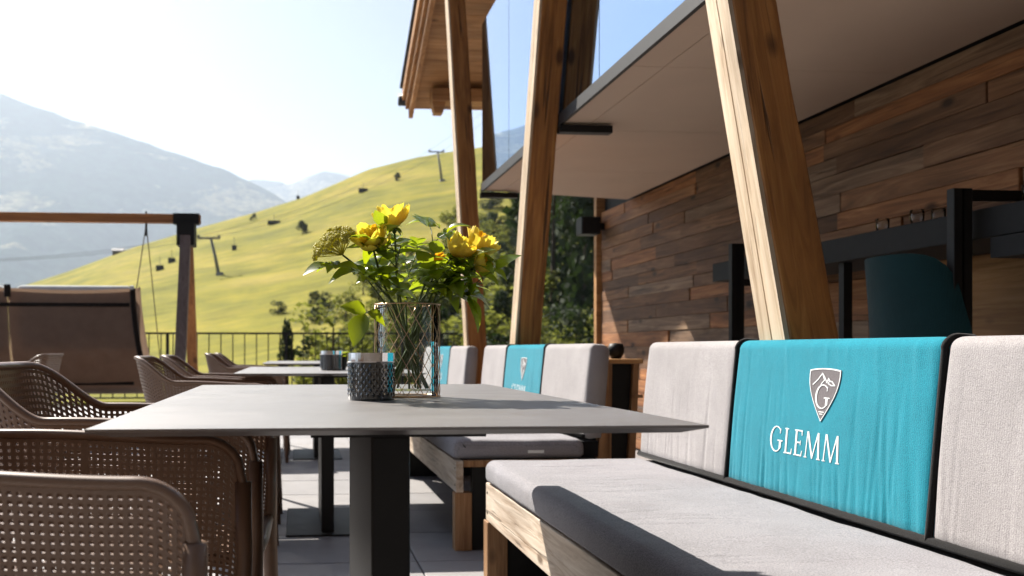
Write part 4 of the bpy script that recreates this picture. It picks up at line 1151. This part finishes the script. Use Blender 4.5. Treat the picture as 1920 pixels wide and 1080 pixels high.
PETO = [me.copy() for me in PET]
for me in PET: me.materials.append(M['petal'])
for me in PETO: me.materials.append(M['petal2'])
FO = Vector((VX, VY, ZT))
def rel(px, py, dy=0.0):
    """flower position: metres right of and above the vase foot"""
    return Vector((px, dy, py))
def rose(head, foot, size, axis, label, openn=1.0, orange=False, nleaf=3, seed=0, npet=15, bend=0.02):
    rnd = random.Random(seed); r = empty('yellow_rose', FO); tag(r, label, 'rose', 'yellow roses in the vase')
    H_ = Vector(head); F0 = Vector(foot); ax = Vector(axis).normalized()
    rim = Vector((F0.x*-0.2+H_.x*0.33, F0.y*-0.2+H_.y*0.33, VH+0.005))
    lim = VR*0.80; q = math.hypot(rim.x, rim.y)
    if q > lim: rim.x *= lim/q; rim.y *= lim/q
    size *= 0.9; base = H_-ax*size*0.5; path = []
    P0, P1, P2, P3 = F0, rim, base-ax*0.05, base
    pts = [F0.lerp(rim, k/6) for k in range(6)]
    for k in range(13):
        t = k/12; pts.append((1-t)**3*rim+3*(1-t)**2*t*(rim+(rim-F0)*0.35)+3*(1-t)*t*t*(base-ax*0.06)+t**3*base)
    part('stem', MB().tube(pts, [0.0026]*(len(pts)-1)+[0.0022], 6), M['stem'], r, smooth=True)
    bl = empty('bloom', base); bl.parent = r
    bl.rotation_mode = 'QUATERNION'; bl.rotation_quaternion = Vector((0,0,1)).rotation_difference(ax)
    rows = [(3, 0.02, 0.06), (4, 0.045, 0.14), (4, 0.07, 0.26*openn), (5, 0.09, 0.46*openn)] if npet > 8 else [(3, 0.02, 0.08), (4, 0.04, 0.2)]
    kk = 0
    for ri, (np_, rad, tilt) in enumerate(rows):
        for i in range(np_):
            a_ = 2*pi*(i/np_)+ri*0.9+rnd.uniform(-0.2, 0.2)
            o = bpy.data.objects.new('petal', rnd.choice(PETO if (orange or (ri < 2 and rnd.random() < 0.3)) else PET)); COL.objects.link(o); o.parent = bl
            s_ = size*rnd.uniform(0.9, 1.08)*(0.92 if ri == 0 else 1.0)
            # petal local: x width, y outwards bulge, z up
            mloc = Matrix.Rotation(a_, 4, 'Z') @ Matrix.Translation((0, size*rad, 0)) @ Matrix.Rotation(-(tilt+rnd.uniform(-0.08, 0.1)), 4, 'X') @ Matrix.Diagonal((s_*(0.78 if ri > 1 else 0.62), s_*0.9, s_, 1))
            o.matrix_local = mloc; kk += 1
    for i in range(5):
        a_ = 2*pi*i/5+0.3; d = Vector((cos(a_), sin(a_), -0.25)); o = add_leaf(bl, (0,0,0.0), d, (0,0,1), size*0.45, True, rnd); o.name = 'sepal'
    part('hip', MB().lathe([(0, -0.012), (0.004, -0.010), (0.0065, -0.004), (0.006, 0.003), (0, 0.004)], nseg=10), M['stem'], bl, smooth=True)
    # compound leaves along the upper stem
    for i in range(nleaf):
        k = 7+int((i+0.4)/max(1, nleaf)*9); p = pts[min(k, len(pts)-2)]
        out = Vector((rnd.uniform(-1, 1)+p.x*6, rnd.uniform(-0.9, 0.9), rnd.uniform(0.0, 0.7))).normalized()
        compound(r, p, out, rnd.uniform(0.055, 0.085), rnd)
    return r
def compound(parent, p, out, ln, rnd, light=0.25):
    tip = p+out*ln; up = Vector((rnd.uniform(-0.4, 0.4), rnd.uniform(-0.7, 0.3), 1)).normalized()
    side = out.cross(up).normalized()
    part('leaf_stalk', MB().tube([p, p+out*ln*0.5+up*0.004, tip], [0.0013, 0.001, 0.0007], 5), M['stem'], parent)
    add_leaf(parent, tip, out+Vector((0,0,rnd.uniform(-0.3,0.1))), up, rnd.uniform(0.048, 0.068), rnd.random() < light, rnd)
    for t in (0.45, 0.85):
        for sg in (-1, 1):
            add_leaf(parent, p+out*ln*t, side*sg*0.9+out*0.55+up*rnd.uniform(-0.3, 0.3), up, rnd.uniform(0.036, 0.056), rnd.random() < light, rnd)
# heads: x from the vase axis, depth, height above the table
rose((-0.033, -0.01, 0.405), (0.02, 0.01, 0.02), 0.060, (-0.1, -0.15, 1), 'topmost open yellow rose of the bouquet', 0.95, nleaf=2, seed=1)
rose((-0.088, -0.06, 0.352), (0.045, -0.01, 0.02), 0.058, (-0.25, -0.55, 0.75), 'yellow rose beside the pale umbel flower', 1.2, nleaf=3, seed=2)
rose((0.116, -0.02, 0.338), (-0.04, 0.015, 0.02), 0.058, (0.55, -0.25, 0.75), 'yellow rose left in the cluster at the right of the bouquet', 0.85, nleaf=3, seed=3)
rose((0.172, 0.01, 0.350), (-0.05, -0.015, 0.02), 0.062, (0.45, -0.1, 0.85), 'large yellow rose at the far right of the bouquet', 1.1, nleaf=3, seed=4)
rose((0.163, -0.04, 0.298), (-0.03, 0.03, 0.02), 0.044, (0.75, -0.35, 0.35), 'small half open yellow rose lowest at the right', 0.7, nleaf=2, seed=5)
rose((0.062, -0.05, 0.310), (-0.02, 0.02, 0.02), 0.034, (0.2, -0.4, 0.8), 'small orange rose bud in the middle of the bouquet', 0.5, orange=True, nleaf=2, seed=6, npet=7)

def sprig(foot, pts_, label, seed, nl, light=0.3):
    rnd = random.Random(seed); r = empty('leafy_sprig', FO); tag(r, label, 'leafy sprig', 'green sprigs in the vase')
    P_ = [Vector(foot)]+[Vector(p) for p in pts_]; path = []
    for i in range(len(P_)-1):
        for k in range(6): path.append(P_[i].lerp(P_[i+1], k/6))
    path.append(P_[-1])
    part('stem', MB().tube(path, [lerp(0.0026, 0.0012, k/(len(path)-1)) for k in range(len(path))], 6), M['stem'], r, smooth=True)
    st_ = [p for p in path if p.z > VH+0.012 or math.hypot(p.x, p.y) > VR]
    for i in range(nl):
        p = st_[int((i+0.5)/nl*len(st_))]
        a_ = rnd.uniform(0, 2*pi); out = Vector((cos(a_), sin(a_)*0.8, rnd.uniform(-0.15, 0.75))).normalized()
        compound(r, p, out, rnd.uniform(0.035, 0.07), rnd, light)
    return r
sprig((0.03, 0.02, 0.02), [(-0.02, 0.0, VH), (-0.03, -0.03, 0.29), (-0.02, -0.05, 0.335)], 'leafy green sprig in the centre front of the bouquet', 51, 6)
sprig((-0.03, 0.0, 0.02), [(0.03, -0.02, VH), (0.06, -0.03, 0.28), (0.055, 0.0, 0.375)], 'leafy sprig rising right of the topmost rose', 52, 6, 0.5)
sprig((-0.04, -0.02, 0.02), [(0.055, 0.0, VH), (0.11, -0.02, 0.245), (0.165, -0.03, 0.255)], 'leafy sprig reaching right over the vase rim', 53, 6, 0.2)
sprig((0.04, -0.02, 0.02), [(-0.05, -0.02, VH), (-0.09, -0.02, 0.26), (-0.145, -0.03, 0.30)], 'leafy sprig reaching left under the umbel flower', 54, 5, 0.35)
sprig((0.0, -0.04, 0.02), [(0.0, 0.03, VH), (0.01, 0.06, 0.28), (0.03, 0.08, 0.33)], 'leafy sprig at the back of the bouquet', 55, 6, 0.2)
sprig((0.02, -0.03, 0.02), [(0.02, -0.045, VH), (0.05, -0.07, 0.25), (0.09, -0.08, 0.29)], 'leafy sprig in the front right of the bouquet', 56, 5, 0.25)
# one big light leaf trio hanging left of the vase, one drooping pair at the right
r = empty('leafy_sprig', FO); tag(r, 'bright green three-part leaf hanging left of the vase', 'leafy sprig', 'green sprigs in the vase')
part('stem', MB().tube([(0.0, -0.03, 0.1), (-0.045, -0.05, VH-0.004), (-0.075, -0.055, 0.196), (-0.100, -0.06, 0.186)], [0.002, 0.0018, 0.0015, 0.0012], 6), M['stem'], r, smooth=True)
add_leaf(r, (-0.100, -0.06, 0.186), (-0.35, -0.1, -0.95), (-0.55, -0.75, 0.2), 0.078, True)
add_leaf(r, (-0.098, -0.06, 0.188), (-0.95, -0.1, 0.35), (-0.1, -0.85, 0.5), 0.058, True)
add_leaf(r, (-0.092, -0.058, 0.190), (0.45, -0.3, -0.25), (0.1, -0.85, 0.5), 0.045, True)
r = empty('leafy_sprig', FO); tag(r, 'drooping dark leaves hanging right of the vase', 'leafy sprig', 'green sprigs in the vase')
part('stem', MB().tube([(0.0, -0.02, 0.1), (0.055, -0.03, VH+0.004), (0.10, -0.035, 0.232), (0.128, -0.04, 0.222)], [0.002, 0.0018, 0.0015, 0.0012], 6), M['stem'], r, smooth=True)
add_leaf(r, (0.128, -0.04, 0.222), (0.42, -0.05, -0.9), (0.75, -0.55, 0.3), 0.082, False)
add_leaf(r, (0.120, -0.04, 0.226), (0.95, -0.1, 0.05), (0.1, -0.4, 0.9), 0.062, False)
add_leaf(r, (0.112, -0.036, 0.23), (0.6, 0.5, 0.3), (0, 0, 1), 0.05, False)
# umbel
um = empty('umbel_flower', FO); tag(um, 'pale yellow-green umbel flower at the left of the bouquet', 'umbel flower')
part('stem', MB().tube([(0.03, 0.0, 0.02), (-0.03, -0.02, VH), (-0.095, -0.03, 0.275), (-0.147, -0.035, 0.315)], [0.003, 0.003, 0.0026, 0.0022], 7), M['stem'], um, smooth=True)
rnd = random.Random(77); hub = Vector((-0.147, -0.035, 0.315)); axu = Vector((-0.55, -0.1, 0.8)).normalized()
flo_me = None
mbp = MB()
for k in range(7):
    a_ = 2*pi*k/7; zc = 0.3+0.15*(k % 2); mbp.lathe([(0, 0.0), (0.22, 0.1), (0.25, 0.25), (0.12, 0.38), (0, 0.4)], 0.42*cos(a_), 0.42*sin(a_), 6)
mbp.lathe([(0, 0.1), (0.25, 0.2), (0.28, 0.4), (0.12, 0.52), (0, 0.54)], 0, 0, 6)
flo_me = mbp.mesh('floret'); flo_me.materials.append(M['umbel'])
for k in range(46):
    g = k*2.39996; rr_ = sqrt((k+0.5)/46); th_ = rr_*1.15
    loc_ = Vector((sin(th_)*cos(g), sin(th_)*sin(g), cos(th_)))
    d = Vector((0,0,1)).rotation_difference(axu) @ loc_
    tip = hub+d*0.058*rnd.uniform(0.92, 1.06)
    part('ray', MB().tube([hub, tip], 0.0007, 4, cap=False), M['umbel'], um)
    o = bpy.data.objects.new('floret', flo_me); COL.objects.link(o); o.parent = um
    o.matrix_local = Matrix.Translation(tip) @ Vector((0,0,1)).rotation_difference(d).to_matrix().to_4x4() @ Matrix.Scale(0.014*rnd.uniform(0.8, 1.2), 4)
# small succulent on the second table
su = empty('potted_succulent', (0.215, 5.03, ZT)); tag(su, 'small dark pot with pale succulent on the second table', 'potted plant')
part('pot', MB().lathe([(0, 0), (0.04, 0), (0.055, 0.07), (0.05, 0.07), (0.04, 0.06), (0, 0.06)], nseg=20), M['black'], su, smooth=False)
for k in range(14):
    a_ = k*2.4; e_ = 0.25+0.05*k
    add_leaf(su, (0, 0, 0.065), (cos(a_), sin(a_), e_), (0, 0, 1), 0.07, True)
